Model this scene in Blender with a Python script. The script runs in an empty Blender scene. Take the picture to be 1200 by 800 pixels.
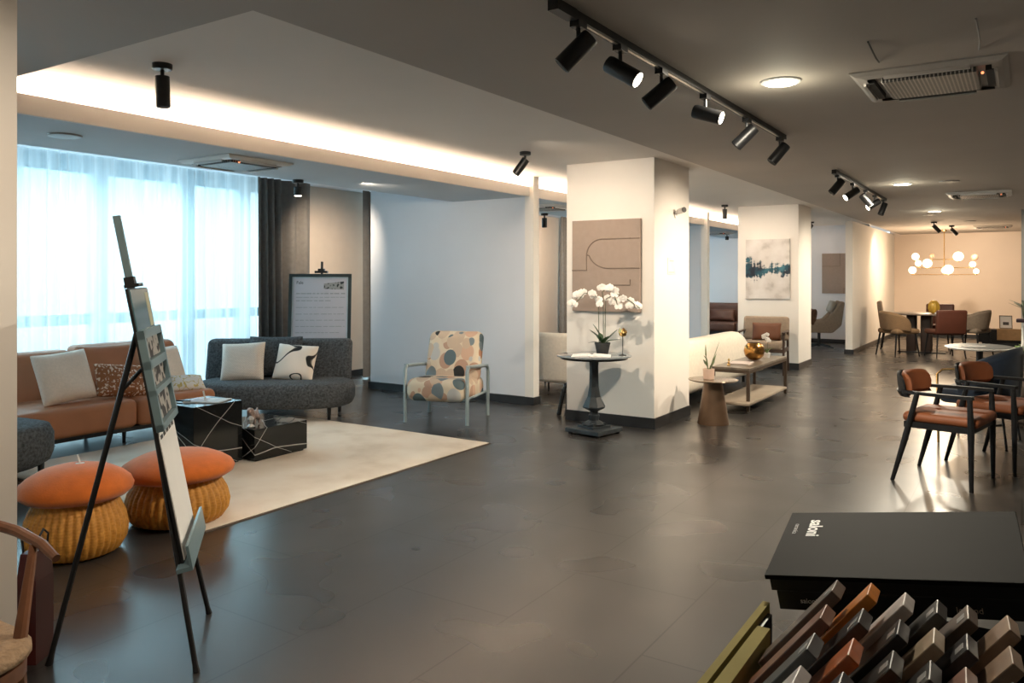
import bpy, bmesh, math, random
from mathutils import Vector, Matrix, noise
random.seed(7)
PI = math.pi
S = bpy.context.scene
COL = S.collection
S.view_settings.view_transform = 'Standard'
S.view_settings.look = 'None'
S.view_settings.exposure = 1.0
R = math.radians

# ------------------------------------------------------------------ materials
MATS = {}
def nodes(m):
    m.use_nodes = True
    return m.node_tree, m.node_tree.nodes, m.node_tree.links
def mat(name, col, rough=.6, metal=0, vary=.08, scale=8, bump=0, bscale=60, spec=.5, sheen=0):
    """principled material with a little procedural mottling"""
    if name in MATS: return MATS[name]
    m = bpy.data.materials.new(name); t, n, l = nodes(m)
    b = n['Principled BSDF']
    b.inputs['Roughness'].default_value = rough
    b.inputs['Metallic'].default_value = metal
    b.inputs['Specular IOR Level'].default_value = spec
    if sheen: b.inputs['Sheen Weight'].default_value = sheen
    tc = n.new('ShaderNodeTexCoord')
    nz = n.new('ShaderNodeTexNoise'); nz.inputs['Scale'].default_value = scale; nz.inputs['Detail'].default_value = 5
    l.new(tc.outputs['Object'], nz.inputs['Vector'])
    r = n.new('ShaderNodeValToRGB')
    r.color_ramp.elements[0].position = .3; r.color_ramp.elements[1].position = .7
    r.color_ramp.elements[0].color = (*[c*(1-vary) for c in col], 1)
    r.color_ramp.elements[1].color = (*[min(1, c*(1+vary)) for c in col], 1)
    l.new(nz.outputs['Fac'], r.inputs['Fac']); l.new(r.outputs['Color'], b.inputs['Base Color'])
    if bump:
        n2 = n.new('ShaderNodeTexNoise'); n2.inputs['Scale'].default_value = bscale; n2.inputs['Detail'].default_value = 3
        l.new(tc.outputs['Object'], n2.inputs['Vector'])
        bp = n.new('ShaderNodeBump'); bp.inputs['Strength'].default_value = bump; bp.inputs['Distance'].default_value = .01
        l.new(n2.outputs['Fac'], bp.inputs['Height']); l.new(bp.outputs['Normal'], b.inputs['Normal'])
    MATS[name] = m
    return m
def emis(name, col, strength):
    if name in MATS: return MATS[name]
    m = bpy.data.materials.new(name); t, n, l = nodes(m)
    b = n['Principled BSDF']; b.inputs['Base Color'].default_value = (*col, 1)
    b.inputs['Emission Color'].default_value = (*col, 1); b.inputs['Emission Strength'].default_value = strength
    MATS[name] = m
    return m
def ramp(n, stops, interp='LINEAR'):
    r = n.new('ShaderNodeValToRGB'); e = r.color_ramp.elements
    r.color_ramp.interpolation = interp
    e[0].position = stops[0][0]; e[0].color = (*stops[0][1], 1)
    e[1].position = stops[-1][0]; e[1].color = (*stops[-1][1], 1)
    for p, c in stops[1:-1]:
        x = e.new(p); x.color = (*c, 1)
    return r

WALL = mat('wall_paint', (.80, .76, .71), .7, vary=.02, scale=2)
WALLC = mat('cool_wall_paint', (.70, .71, .75), .7, vary=.02, scale=2)  # blue cast of the window daylight is put into this wall colour
SOFF = mat('soffit_paint', (.43, .385, .345), .75, vary=.03, scale=1.5)  # off-white ceiling, darkened in its colour because less light reaches it
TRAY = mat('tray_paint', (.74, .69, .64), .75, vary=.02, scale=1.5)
WCEIL = mat('window_ceiling_paint', (.50, .54, .58), .75, vary=.02, scale=1.5)  # bluish daylight from the windows is mixed into the ceiling colour
BASE = mat('baseboard_tile', (.028, .028, .030), .35, vary=.25, scale=5)
BLK = mat('black_metal', (.012, .012, .013), .4, vary=.1)
BLKW = mat('black_stained_wood', (.010, .010, .011), .5, vary=.2, scale=20, spec=.25)
ORL = mat('cognac_leather', (.20, .058, .018), .6, vary=.12, scale=5, bump=.12, bscale=14)
SOFL = mat('tan_leather', (.42, .165, .075), .5, vary=.08, scale=4, bump=.1, bscale=10)
GREY = mat('charcoal_boucle', (.080, .086, .094), .95, vary=.6, scale=55, bump=.6, bscale=160)
CREAM = mat('cream_boucle', (.78, .70, .59), .95, vary=.06, scale=30, bump=.3, bscale=120)
LIN = mat('cream_linen', (.90, .77, .66), .9, vary=.05, scale=60, bump=.15, bscale=150)
ORF = mat('orange_felt', (.60, .135, .010), .9, vary=.08, scale=20, bump=.2, bscale=120, sheen=.3)
BRASS = mat('brass', (.75, .50, .20), .25, 1, vary=.08)
GOLD = mat('hammered_gold', (.50, .25, .07), .22, 1, vary=.25, scale=14, bump=.7, bscale=16)
WOOD = mat('walnut_wood', (.05, .028, .018), .45, vary=.35, scale=12)
OAK = mat('oak_wood', (.42, .24, .10), .45, vary=.12, scale=14)
BRONZE = mat('bronze_lacquer', (.17, .105, .065), .35, .5, vary=.15, scale=6)
TAUPE = mat('taupe_panel', (.34, .265, .22), .85, vary=.04, scale=20, bump=.25, bscale=220)
TAUPEF = mat('taupe_fabric', (.27, .205, .15), .9, vary=.08, scale=30, bump=.2)
TANF = mat('sand_fabric', (.24, .14, .07), .9, vary=.06, scale=30, bump=.2)
RUST = mat('rust_leather', (.095, .026, .013), .5, vary=.1, scale=6)
BROWNL = mat('brown_leather', (.115, .050, .032), .5, vary=.12, scale=6)
NAVY = mat('navy_velvet', (.010, .022, .045), .7, vary=.3, scale=9, sheen=.3)
PAPER = mat('white_paper', (.82, .80, .78), .6, vary=.02)
GLASSY = mat('grey_glass_sheet', (.10, .20, .24), .12, vary=.2, scale=2)
TEAL = mat('teal_grey_metal', (.16, .24, .27), .35, vary=.08)
LEAF = mat('dark_green_leaf', (.030, .075, .028), .4, vary=.3, scale=15)
PETAL = mat('white_petal', (.88, .84, .80), .6, vary=.03)
POTB = mat('charcoal_ceramic', (.035, .037, .038), .55, vary=.1)
POTP = mat('pink_ceramic', (.58, .42, .34), .5, vary=.05)
PLAST = mat('white_plastic', (.72, .71, .70), .4, vary=.02)
PLASTG = mat('grey_plastic', (.34, .32, .30), .5, vary=.03)
DARKSLOT = mat('dark_slot', (.03, .03, .03), .8)
INK = mat('black_ink', (.02, .02, .02), .6)
INKG = mat('grey_ink', (.42, .41, .42), .6)
GREYM = mat('pale_blue_metal', (.36, .44, .47), .35, vary=.05)
BKC = mat('black_folder_board', (.006, .006, .006), .7, vary=.15, scale=5, spec=.10)
OLIVE = mat('olive_edge_strip', (.34, .29, .12), .8, vary=.08, spec=.05)
CURT = mat('charcoal_curtain', (.17, .155, .14), .9, vary=.1, scale=20)

def m_floor():
    m = bpy.data.materials.new('floor_tiles'); t, n, l = nodes(m); b = n['Principled BSDF']
    tc = n.new('ShaderNodeTexCoord'); mp = n.new('ShaderNodeMapping')
    mp.inputs['Rotation'].default_value = (0, 0, PI/2); mp.inputs['Location'].default_value = (.35, .60, 0)
    l.new(tc.outputs['Object'], mp.inputs['Vector'])
    br = n.new('ShaderNodeTexBrick'); br.offset = .5
    br.inputs['Scale'].default_value = 1; br.inputs['Brick Width'].default_value = 1.18; br.inputs['Row Height'].default_value = .59
    br.inputs['Mortar Size'].default_value = .0040; br.inputs['Mortar Smooth'].default_value = .2
    br.inputs['Color1'].default_value = (.93, .93, .93, 1); br.inputs['Color2'].default_value = (1.07, 1.07, 1.07, 1); br.inputs['Mortar'].default_value = (.22, .21, .2, 1)
    l.new(mp.outputs['Vector'], br.inputs['Vector'])
    nz = n.new('ShaderNodeTexNoise'); nz.inputs['Scale'].default_value = 1.3; nz.inputs['Detail'].default_value = 2; nz.inputs['Distortion'].default_value = 0
    l.new(tc.outputs['Object'], nz.inputs['Vector'])
    r = ramp(n, [(.25, (.026, .025, .024)), (.5, (.036, .033, .031)), (.8, (.050, .045, .041))]); l.new(nz.outputs['Fac'], r.inputs['Fac'])
    mx = n.new('ShaderNodeMix'); mx.data_type = 'RGBA'; mx.blend_type = 'MULTIPLY'; mx.inputs[0].default_value = 1
    l.new(r.outputs['Color'], mx.inputs[6]); l.new(br.outputs['Color'], mx.inputs[7]); l.new(mx.outputs[2], b.inputs['Base Color'])
    n2 = n.new('ShaderNodeTexNoise'); n2.inputs['Scale'].default_value = 2.2; n2.inputs['Detail'].default_value = 1; n2.inputs['Roughness'].default_value = .5
    l.new(tc.outputs['Object'], n2.inputs['Vector'])
    rr = n.new('ShaderNodeMapRange'); rr.inputs[1].default_value = .3; rr.inputs[2].default_value = .7; rr.inputs[3].default_value = .26; rr.inputs[4].default_value = .32
    l.new(n2.outputs['Fac'], rr.inputs[0]); l.new(rr.outputs[0], b.inputs['Roughness'])
    b.inputs['Specular IOR Level'].default_value = .85
    return m
def m_marble():
    m = bpy.data.materials.new('black_veined_marble'); t, n, l = nodes(m); b = n['Principled BSDF']
    tc = n.new('ShaderNodeTexCoord'); b.inputs['Roughness'].default_value = .12
    outs = []
    for rot, sc, w, loc in (((.5, .9, .4), 2.1, .010, .3), ((1.9, .3, 1.2), 2.9, .007, .7), ((.2, 2.2, .9), 1.7, .006, 1.3)):
        mp = n.new('ShaderNodeMapping'); mp.inputs['Rotation'].default_value = rot; mp.inputs['Location'].default_value = (loc, loc, 0)
        wv = n.new('ShaderNodeTexWave'); wv.wave_profile = 'SAW'; wv.inputs['Scale'].default_value = sc*.45; wv.inputs['Distortion'].default_value = 1.1
        wv.inputs['Detail'].default_value = 2; wv.inputs['Detail Scale'].default_value = 1.4
        l.new(tc.outputs['Object'], mp.inputs['Vector']); l.new(mp.outputs['Vector'], wv.inputs['Vector'])
        r = ramp(n, [(0, (0, 0, 0)), (.5-w*1.6, (0, 0, 0)), (.5, (1, 1, 1)), (.5+w, (0, 0, 0)), (1, (0, 0, 0))])
        l.new(wv.outputs['Fac'], r.inputs['Fac']); outs.append(r)
    a = outs[0].outputs['Color']
    for o in outs[1:]:
        mx = n.new('ShaderNodeMix'); mx.data_type = 'RGBA'; mx.blend_type = 'ADD'; mx.inputs[0].default_value = 1
        l.new(a, mx.inputs[6]); l.new(o.outputs['Color'], mx.inputs[7]); a = mx.outputs[2]
    mx = n.new('ShaderNodeMix'); mx.data_type = 'RGBA'
    l.new(a, mx.inputs[0]); mx.inputs[6].default_value = (.012, .013, .014, 1); mx.inputs[7].default_value = (.62, .60, .58, 1)
    l.new(mx.outputs[2], b.inputs['Base Color'])
    return m
def m_vor(name, scale, thr, bg, cols, sx=1, seed=0):
    """overlapping ovals in flat colours"""
    m = bpy.data.materials.new(name); t, n, l = nodes(m); b = n['Principled BSDF']; b.inputs['Roughness'].default_value = .9
    tc = n.new('ShaderNodeTexCoord'); prev = None
    for k in range(2):
        mp = n.new('ShaderNodeMapping'); mp.inputs['Scale'].default_value = (1, 1, sx); mp.inputs['Location'].default_value = (seed+k*3.3, k*1.7, k*.9)
        l.new(tc.outputs['Object'], mp.inputs['Vector'])
        v = n.new('ShaderNodeTexVoronoi'); v.inputs['Scale'].default_value = scale*(1+k*.15); v.inputs['Randomness'].default_value = .75
        l.new(mp.outputs['Vector'], v.inputs['Vector'])
        sep = n.new('ShaderNodeSeparateColor'); l.new(v.outputs['Color'], sep.inputs[0])
        cc = cols[k::2] if len(cols) > 4 else cols
        r = ramp(n, [(i/len(cc), c) for i, c in enumerate(cc)], 'CONSTANT'); l.new(sep.outputs[0], r.inputs['Fac'])
        lt = n.new('ShaderNodeMath'); lt.operation = 'LESS_THAN'; lt.inputs[1].default_value = thr
        l.new(v.outputs['Distance'], lt.inputs[0])
        mx = n.new('ShaderNodeMix'); mx.data_type = 'RGBA'; l.new(lt.outputs[0], mx.inputs[0])
        if prev is None: mx.inputs[6].default_value = (*bg, 1)
        else: l.new(prev, mx.inputs[6])
        l.new(r.outputs['Color'], mx.inputs[7]); prev = mx.outputs[2]
    l.new(prev, b.inputs['Base Color'])
    return m
def m_contour(name, base, ink, scale, width, detail=0):
    m = bpy.data.materials.new(name); t, n, l = nodes(m); b = n['Principled BSDF']; b.inputs['Roughness'].default_value = .9
    tc = n.new('ShaderNodeTexCoord'); nz = n.new('ShaderNodeTexNoise'); nz.inputs['Scale'].default_value = scale; nz.inputs['Detail'].default_value = detail
    l.new(tc.outputs['Object'], nz.inputs['Vector'])
    r = ramp(n, [(0, base), (.5-width, base), (.5-width*.7, ink), (.5+width*.7, ink), (.5+width, base), (1, base)])
    l.new(nz.outputs['Fac'], r.inputs['Fac']); l.new(r.outputs['Color'], b.inputs['Base Color'])
    return m
def m_sheer():
    m = bpy.data.materials.new('white_sheer_voile'); t, n, l = nodes(m)
    n.remove(n['Principled BSDF']); out = n['Material Output']
    tr = n.new('ShaderNodeBsdfTransparent'); tl = n.new('ShaderNodeBsdfTranslucent'); df = n.new('ShaderNodeBsdfDiffuse')
    tr.inputs[0].default_value = (.90, .98, 1, 1)
    tl.inputs[0].default_value = (.80, .84, .85, 1); df.inputs[0].default_value = (.86, .92, .96, 1)
    a = n.new('ShaderNodeMixShader'); a.inputs[0].default_value = .6
    l.new(df.outputs[0], a.inputs[1]); l.new(tl.outputs[0], a.inputs[2])
    c = n.new('ShaderNodeMixShader')
    lw = n.new('ShaderNodeLayerWeight'); lw.inputs[0].default_value = .35
    tc = n.new('ShaderNodeTexCoord'); wv = n.new('ShaderNodeTexNoise'); mp = n.new('ShaderNodeMapping'); mp.inputs['Scale'].default_value = (1, 14, .15)
    l.new(tc.outputs['Object'], mp.inputs['Vector']); l.new(mp.outputs['Vector'], wv.inputs['Vector']); wv.inputs['Scale'].default_value = 1.0
    mr = n.new('ShaderNodeMapRange'); mr.inputs[1].default_value = .3; mr.inputs[2].default_value = .7; mr.inputs[3].default_value = .35; mr.inputs[4].default_value = .9
    l.new(wv.outputs['Fac'], mr.inputs[0])
    ad = n.new('ShaderNodeMath'); ad.operation = 'MULTIPLY_ADD'; ad.inputs[1].default_value = .3; ad.use_clamp = True
    l.new(lw.outputs['Facing'], ad.inputs[0]); l.new(mr.outputs[0], ad.inputs[2])
    l.new(ad.outputs[0], c.inputs[0]); l.new(tr.outputs[0], c.inputs[1]); l.new(a.outputs[0], c.inputs[2])
    l.new(c.outputs[0], out.inputs['Surface'])
    return m
def m_glass():
    m = bpy.data.materials.new('window_glass'); t, n, l = nodes(m); n.remove(n['Principled BSDF'])
    tr = n.new('ShaderNodeBsdfTransparent'); gl = n.new('ShaderNodeBsdfGlossy'); gl.inputs['Roughness'].default_value = .03
    c = n.new('ShaderNodeMixShader'); c.inputs[0].default_value = .06; tr.inputs[0].default_value = (.93, .97, .98, 1)
    l.new(tr.outputs[0], c.inputs[1]); l.new(gl.outputs[0], c.inputs[2]); l.new(c.outputs[0], n['Material Output'].inputs['Surface'])
    return m
def m_wicker():
    m = bpy.data.materials.new('honey_wicker'); t, n, l = nodes(m); b = n['Principled BSDF']; b.inputs['Roughness'].default_value = .6
    tc = n.new('ShaderNodeTexCoord'); wv = n.new('ShaderNodeTexWave'); wv.bands_direction = 'Z'; wv.inputs['Scale'].default_value = 22; wv.inputs['Distortion'].default_value = 1
    l.new(tc.outputs['Object'], wv.inputs['Vector'])
    nz = n.new('ShaderNodeTexNoise'); nz.inputs['Scale'].default_value = 40; l.new(tc.outputs['Object'], nz.inputs['Vector'])
    r = ramp(n, [(.25, (.42, .17, .020)), (.75, (.66, .30, .045))]); l.new(nz.outputs['Fac'], r.inputs['Fac']); l.new(r.outputs['Color'], b.inputs['Base Color'])
    bp = n.new('ShaderNodeBump'); bp.inputs['Strength'].default_value = .22; bp.inputs['Distance'].default_value = .005
    l.new(wv.outputs['Fac'], bp.inputs['Height']); l.new(bp.outputs['Normal'], b.inputs['Normal'])
    return m
def m_rug():
    m = bpy.data.materials.new('ivory_rug_pile'); t, n, l = nodes(m); b = n['Principled BSDF']; b.inputs['Roughness'].default_value = .95
    tc = n.new('ShaderNodeTexCoord'); nz = n.new('ShaderNodeTexNoise'); nz.inputs['Scale'].default_value = 2.2; nz.inputs['Detail'].default_value = 7
    l.new(tc.outputs['Object'], nz.inputs['Vector'])
    r = ramp(n, [(.3, (.60, .49, .38)), (.5, (.74, .64, .53)), (.7, (.80, .72, .62))]); l.new(nz.outputs['Fac'], r.inputs['Fac']); l.new(r.outputs['Color'], b.inputs['Base Color'])
    n2 = n.new('ShaderNodeTexNoise'); n2.inputs['Scale'].default_value = 90; l.new(tc.outputs['Object'], n2.inputs['Vector'])
    bp = n.new('ShaderNodeBump'); bp.inputs['Strength'].default_value = .5; l.new(n2.outputs['Fac'], bp.inputs['Height']); l.new(bp.outputs['Normal'], b.inputs['Normal'])
    return m
def m_painting():
    """pale abstract waterline: dark teal band with drips across the middle"""
    m = bpy.data.materials.new('abstract_painting'); t, n, l = nodes(m); b = n['Principled BSDF']; b.inputs['Roughness'].default_value = .6
    tc = n.new('ShaderNodeTexCoord'); sp = n.new('ShaderNodeSeparateXYZ'); l.new(tc.outputs['Object'], sp.inputs[0])
    bgn = n.new('ShaderNodeTexNoise'); bgn.inputs['Scale'].default_value = 4; bgn.inputs['Detail'].default_value = 5; l.new(tc.outputs['Object'], bgn.inputs['Vector'])
    bg = ramp(n, [(.3, (.40, .36, .33)), (.45, (.62, .58, .55)), (.7, (.74, .71, .69))]); l.new(bgn.outputs['Fac'], bg.inputs['Fac'])
    mp = n.new('ShaderNodeMapping'); mp.inputs['Scale'].default_value = (3.2, 1, 7); l.new(tc.outputs['Object'], mp.inputs['Vector'])
    dn = n.new('ShaderNodeTexNoise'); dn.inputs['Scale'].default_value = 1.1; dn.inputs['Detail'].default_value = 6; dn.inputs['Roughness'].default_value = .65; l.new(mp.outputs['Vector'], dn.inputs['Vector'])
    ab = n.new('ShaderNodeMath'); ab.operation = 'ABSOLUTE'; l.new(sp.outputs['Z'], ab.inputs[0])           # height from the waterline
    s1 = n.new('ShaderNodeMath'); s1.operation = 'MULTIPLY'; s1.inputs[1].default_value = 1.9; l.new(ab.outputs[0], s1.inputs[0])
    xa = n.new('ShaderNodeMath'); xa.operation = 'ABSOLUTE'; l.new(sp.outputs['X'], xa.inputs[0])
    x2 = n.new('ShaderNodeMath'); x2.operation = 'MULTIPLY_ADD'; x2.inputs[1].default_value = .55; l.new(xa.outputs[0], x2.inputs[0])
    m2 = n.new('ShaderNodeMapping'); m2.inputs['Scale'].default_value = (24, 1, 1.6); l.new(tc.outputs['Object'], m2.inputs['Vector'])
    d2 = n.new('ShaderNodeTexNoise'); d2.inputs['Scale'].default_value = 1; d2.inputs['Detail'].default_value = 3; l.new(m2.outputs['Vector'], d2.inputs['Vector'])
    a2 = n.new('ShaderNodeMath'); a2.operation = 'MULTIPLY_ADD'; a2.inputs[1].default_value = .45; l.new(d2.outputs['Fac'], a2.inputs[0]); l.new(dn.outputs['Fac'], a2.inputs[2])
    a3 = n.new('ShaderNodeMath'); a3.operation = 'MULTIPLY_ADD'; a3.inputs[1].default_value = -.22; l.new(sp.outputs['X'], a3.inputs[0]); l.new(a2.outputs[0], a3.inputs[2])
    a4 = n.new('ShaderNodeMath'); a4.operation = 'SUBTRACT'; a4.inputs[1].default_value = .27; l.new(a3.outputs[0], a4.inputs[0]); l.new(a4.outputs[0], x2.inputs[2])
    d = n.new('ShaderNodeMath'); d.operation = 'SUBTRACT'; l.new(x2.outputs[0], d.inputs[0]); l.new(s1.outputs[0], d.inputs[1])
    mk = ramp(n, [(0, (0, 0, 0)), (.36, (0, 0, 0)), (.44, (1, 1, 1)), (1, (1, 1, 1))]); l.new(d.outputs[0], mk.inputs['Fac'])
    tn = n.new('ShaderNodeTexNoise'); tn.inputs['Scale'].default_value = 7; l.new(tc.outputs['Object'], tn.inputs['Vector'])
    tl = ramp(n, [(.4, (.008, .014, .030)), (.55, (.010, .075, .11)), (.7, (.05, .17, .22))]); l.new(tn.outputs['Fac'], tl.inputs['Fac'])
    mx = n.new('ShaderNodeMix'); mx.data_type = 'RGBA'; l.new(mk.outputs['Color'], mx.inputs[0]); l.new(bg.outputs['Color'], mx.inputs[6]); l.new(tl.outputs['Color'], mx.inputs[7])
    l.new(mx.outputs[2], b.inputs['Base Color'])
    return m
def m_weave():
    m = bpy.data.materials.new('ribbed_cream_weave'); t, n, l = nodes(m); b = n['Principled BSDF']; b.inputs['Roughness'].default_value = .9
    tc = n.new('ShaderNodeTexCoord'); br = n.new('ShaderNodeTexBrick'); br.inputs['Scale'].default_value = 22
    br.inputs['Color1'].default_value = (.88, .76, .66, 1); br.inputs['Color2'].default_value = (.83, .71, .61, 1); br.inputs['Mortar'].default_value = (.55, .48, .42, 1)
    mp = n.new('ShaderNodeMapping'); mp.inputs['Rotation'].default_value = (PI/2, 0, 0)
    l.new(tc.outputs['Object'], mp.inputs['Vector']); l.new(mp.outputs['Vector'], br.inputs['Vector']); l.new(br.outputs['Color'], b.inputs['Base Color'])
    return m
def m_grille():
    m = bpy.data.materials.new('perforated_grille'); t, n, l = nodes(m); b = n['Principled BSDF']; b.inputs['Roughness'].default_value = .5
    tc = n.new('ShaderNodeTexCoord'); v = n.new('ShaderNodeTexVoronoi'); v.inputs['Scale'].default_value = 55; v.inputs['Randomness'].default_value = 0
    gm = n.new('ShaderNodeMapping'); gm.inputs['Scale'].default_value = (1, 1, 0); l.new(tc.outputs['Object'], gm.inputs['Vector']); l.new(gm.outputs['Vector'], v.inputs['Vector'])
    r = ramp(n, [(0, (.03, .03, .03)), (.38, (.03, .03, .03)), (.46, (.42, .39, .35)), (1, (.42, .39, .35))]); l.new(v.outputs['Distance'], r.inputs['Fac']); l.new(r.outputs['Color'], b.inputs['Base Color'])
    return m
FLOOR = m_floor(); MARBLE = m_marble(); SHEER = m_sheer(); GLASS = m_glass(); WICKER = m_wicker(); RUG = m_rug(); PAINTING = m_painting(); WEAVE = m_weave(); GRILLE = m_grille()
OVALS = m_vor('oval_print_fabric', 6.5, .50, (.74, .64, .50), [(.66, .44, .32), (.20, .25, .28), (.50, .26, .16), (.56, .56, .55), (.60, .47, .36), (.03, .03, .03), (.72, .60, .46), (.12, .17, .19), (.52, .33, .24), (.62, .48, .36)], .8)
LEOPARD = m_contour('spotted_print_fabric', (.74, .58, .46), (.32, .12, .05), 30, .15, 1)
LINEP = m_contour('brushstroke_print_fabric', (.90, .79, .69), (.02, .02, .02), 4.3, .020)
STRIPE = m_contour('dark_photo_print', (.05, .05, .055), (.40, .38, .36), 14, .10, 2)
CHANGLOW = emis('lit_opal_globe', (1, .80, .56), 2.2)
DOWNLITE = emis('lit_diffuser', (1, .95, .78), 9)
SPOTLITE = emis('lit_spot_lens', (1, .88, .70), 14)

# ------------------------------------------------------------------ geometry helpers
def BM(): return bmesh.new()
def box(bm, x0, x1, y0, y1, z0, z1, M=None, bev=0, seg=2):
    r = bmesh.ops.create_cube(bm, size=1)
    vs = r['verts']
    bmesh.ops.transform(bm, matrix=Matrix.Translation(((x0+x1)/2, (y0+y1)/2, (z0+z1)/2)) @ Matrix.Diagonal((abs(x1-x0), abs(y1-y0), abs(z1-z0), 1)), verts=vs)
    if bev:
        es = list({e for v in vs for e in v.link_edges})
        rr = bmesh.ops.bevel(bm, geom=es, offset=bev, segments=seg, profile=.5, affect='EDGES')
        vs = list({v for f in rr['faces'] for v in f.verts} | {v for v in vs if v.is_valid})
    if M is not None: bmesh.ops.transform(bm, matrix=M, verts=vs)
    return vs
def tube(bm, pts, r, n=10, caps=True, closed=False):
    """tube along points, r a number or a list"""
    pts = [Vector(p) for p in pts]; k = len(pts)
    rs = r if isinstance(r, (list, tuple)) else [r]*k
    rings = []; up = None
    for i, p in enumerate(pts):
        a = pts[(i-1) % k] if (i > 0 or closed) else p; b = pts[(i+1) % k] if (i < k-1 or closed) else p
        d = (b-a).normalized()
        if up is None: up = d.orthogonal().normalized()
        else: up = (up - d*up.dot(d)).normalized()
        s = d.cross(up)
        rings.append([bm.verts.new(p + (up*math.cos(2*PI*j/n) + s*math.sin(2*PI*j/n))*rs[i]) for j in range(n)])
    for i in range(k if closed else k-1):
        A, B = rings[i], rings[(i+1) % k]
        for j in range(n): bm.faces.new((A[j], A[(j+1) % n], B[(j+1) % n], B[j]))
    if caps and not closed:
        bm.faces.new(rings[0][::-1]); bm.faces.new(rings[-1])
def lathe(bm, prof, n=32, c=(0, 0, 0), sx=1, sy=1, rib=0, ribn=0):
    rings = []
    for r, z in prof:
        ring = []
        for j in range(n):
            a = 2*PI*j/n; q = r*(1 + (rib*abs(math.cos(a*ribn/2)) if rib else 0))
            ring.append(bm.verts.new((c[0]+q*math.cos(a)*sx, c[1]+q*math.sin(a)*sy, c[2]+z)))
        rings.append(ring)
    for A, B in zip(rings, rings[1:]):
        for j in range(n): bm.faces.new((A[j], A[(j+1) % n], B[(j+1) % n], B[j]))
    bm.faces.new(rings[0][::-1]); bm.faces.new(rings[-1])
def ball(bm, c, r, sx=1, sy=1, sz=1, n=16):
    q = bmesh.ops.create_uvsphere(bm, u_segments=n, v_segments=max(6, n//2), radius=r)
    bmesh.ops.transform(bm, matrix=Matrix.Translation(c) @ Matrix.Diagonal((sx, sy, sz, 1)), verts=q['verts'])
    return q['verts']
def prism(bm, poly, z0, z1, M=None):
    A = [bm.verts.new((x, y, z0)) for x, y in poly]; B = [bm.verts.new((x, y, z1)) for x, y in poly]; k = len(poly)
    bm.faces.new(A[::-1]); bm.faces.new(B)
    for i in range(k): bm.faces.new((A[i], A[(i+1) % k], B[(i+1) % k], B[i]))
    if M is not None: bmesh.ops.transform(bm, matrix=M, verts=A+B)
def loft(bm, secs, close=True, cap=True):
    """secs: list of closed loops of points with the same count"""
    rings = [[bm.verts.new(p) for p in s] for s in secs]; n = len(rings[0])
    for A, B in zip(rings, rings[1:]):
        for j in range(n): bm.faces.new((A[j], A[(j+1) % n], B[(j+1) % n], B[j]))
    if cap: bm.faces.new(rings[0][::-1]); bm.faces.new(rings[-1])
def pillow_bm(w, h, t, n=14, pinch=.10):
    """cushion standing in its local XZ plane, thickness along Y"""
    bm = BM(); front = {}; back = {}
    for i in range(n+1):
        for j in range(n+1):
            u = -1+2*i/n; v = -1+2*j/n
            k = ((1-u**4)*(1-v**4))**.55
            px = u*(1-pinch*(1-v*v)*.5)*w/2; pz = v*(1-pinch*(1-u*u)*.5)*h/2
            wob = .012*math.sin(5*u+3*v)*k
            edge = i in (0, n) or j in (0, n)
            front[i, j] = bm.verts.new((px, -t/2*k+wob*.3, pz))
            back[i, j] = front[i, j] if edge else bm.verts.new((px, t/2*k, pz))
    for i in range(n):
        for j in range(n):
            bm.faces.new((front[i, j], front[i+1, j], front[i+1, j+1], front[i, j+1]))
            bm.faces.new((back[i, j], back[i, j+1], back[i+1, j+1], back[i+1, j]))
    return bm
def obj(name, bm, m, parent=None, smooth=True, sub=0, kind=None, label=None, keep=35):
    bmesh.ops.recalc_face_normals(bm, faces=bm.faces)
    me = bpy.data.meshes.new(name); bm.to_mesh(me); bm.free()
    me.materials.append(m)
    if smooth:
        for p in me.polygons: p.use_smooth = True
        if hasattr(me, 'set_sharp_from_angle'): me.set_sharp_from_angle(angle=R(keep))
    o = bpy.data.objects.new(name, me); COL.objects.link(o)
    if parent is not None: o.parent = parent
    if sub:
        s = o.modifiers.new('smooth', 'SUBSURF'); s.levels = sub; s.render_levels = sub
    if kind: o['kind'] = kind
    if label: o['label'] = label
    return o
def thing(name, label, cat, loc=(0, 0, 0), rz=0, group=None, rot=None):
    o = bpy.data.objects.new(name, None); COL.objects.link(o)
    o.empty_display_size = .1
    o.location = loc; o.rotation_euler = rot or (0, 0, rz)
    tag(o, label, cat, group); return o
def tag(o, label, cat, group=None):
    o['label'] = label; o['category'] = cat
    if group: o['group'] = group
    return o
def place(o, loc, rz=0, rot=None):
    o.location = loc; o.rotation_euler = rot or (0, 0, rz); return o
def dup(root, loc, rz, label, group=None, rot=None):
    r = root.copy(); COL.objects.link(r); r.location = loc; r.rotation_euler = rot or (0, 0, rz); r['label'] = label
    if group: r['group'] = group
    for ch in list(root.children):
        c = ch.copy(); COL.objects.link(c); c.parent = r
        for g in list(ch.children):
            d = g.copy(); COL.objects.link(d); d.parent = c
    return r
def struct(name, bm, m, parent=None, smooth=False):
    return obj(name, bm, m, parent, smooth, kind='structure')
def bx(*a, M=None, bev=0, seg=2):
    bm = BM(); box(bm, *a, M=M, bev=bev, seg=seg); return bm
def text_bm(s, size, M, depth=.0008, font_bold=False):
    cu = bpy.data.curves.new('lettering', 'FONT'); cu.body = s; cu.size = size; cu.extrude = depth
    if font_bold: cu.offset = size*.018
    cu.align_x = 'LEFT'; cu.align_y = 'BOTTOM'
    o = bpy.data.objects.new('lettering', cu); COL.objects.link(o)
    dg = bpy.context.evaluated_depsgraph_get(); me = bpy.data.meshes.new_from_object(o.evaluated_get(dg))
    bm = BM(); bm.from_mesh(me); bpy.data.objects.remove(o); bpy.data.curves.remove(cu); bpy.data.meshes.remove(me)
    bmesh.ops.transform(bm, matrix=M, verts=bm.verts)
    return bm

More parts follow.
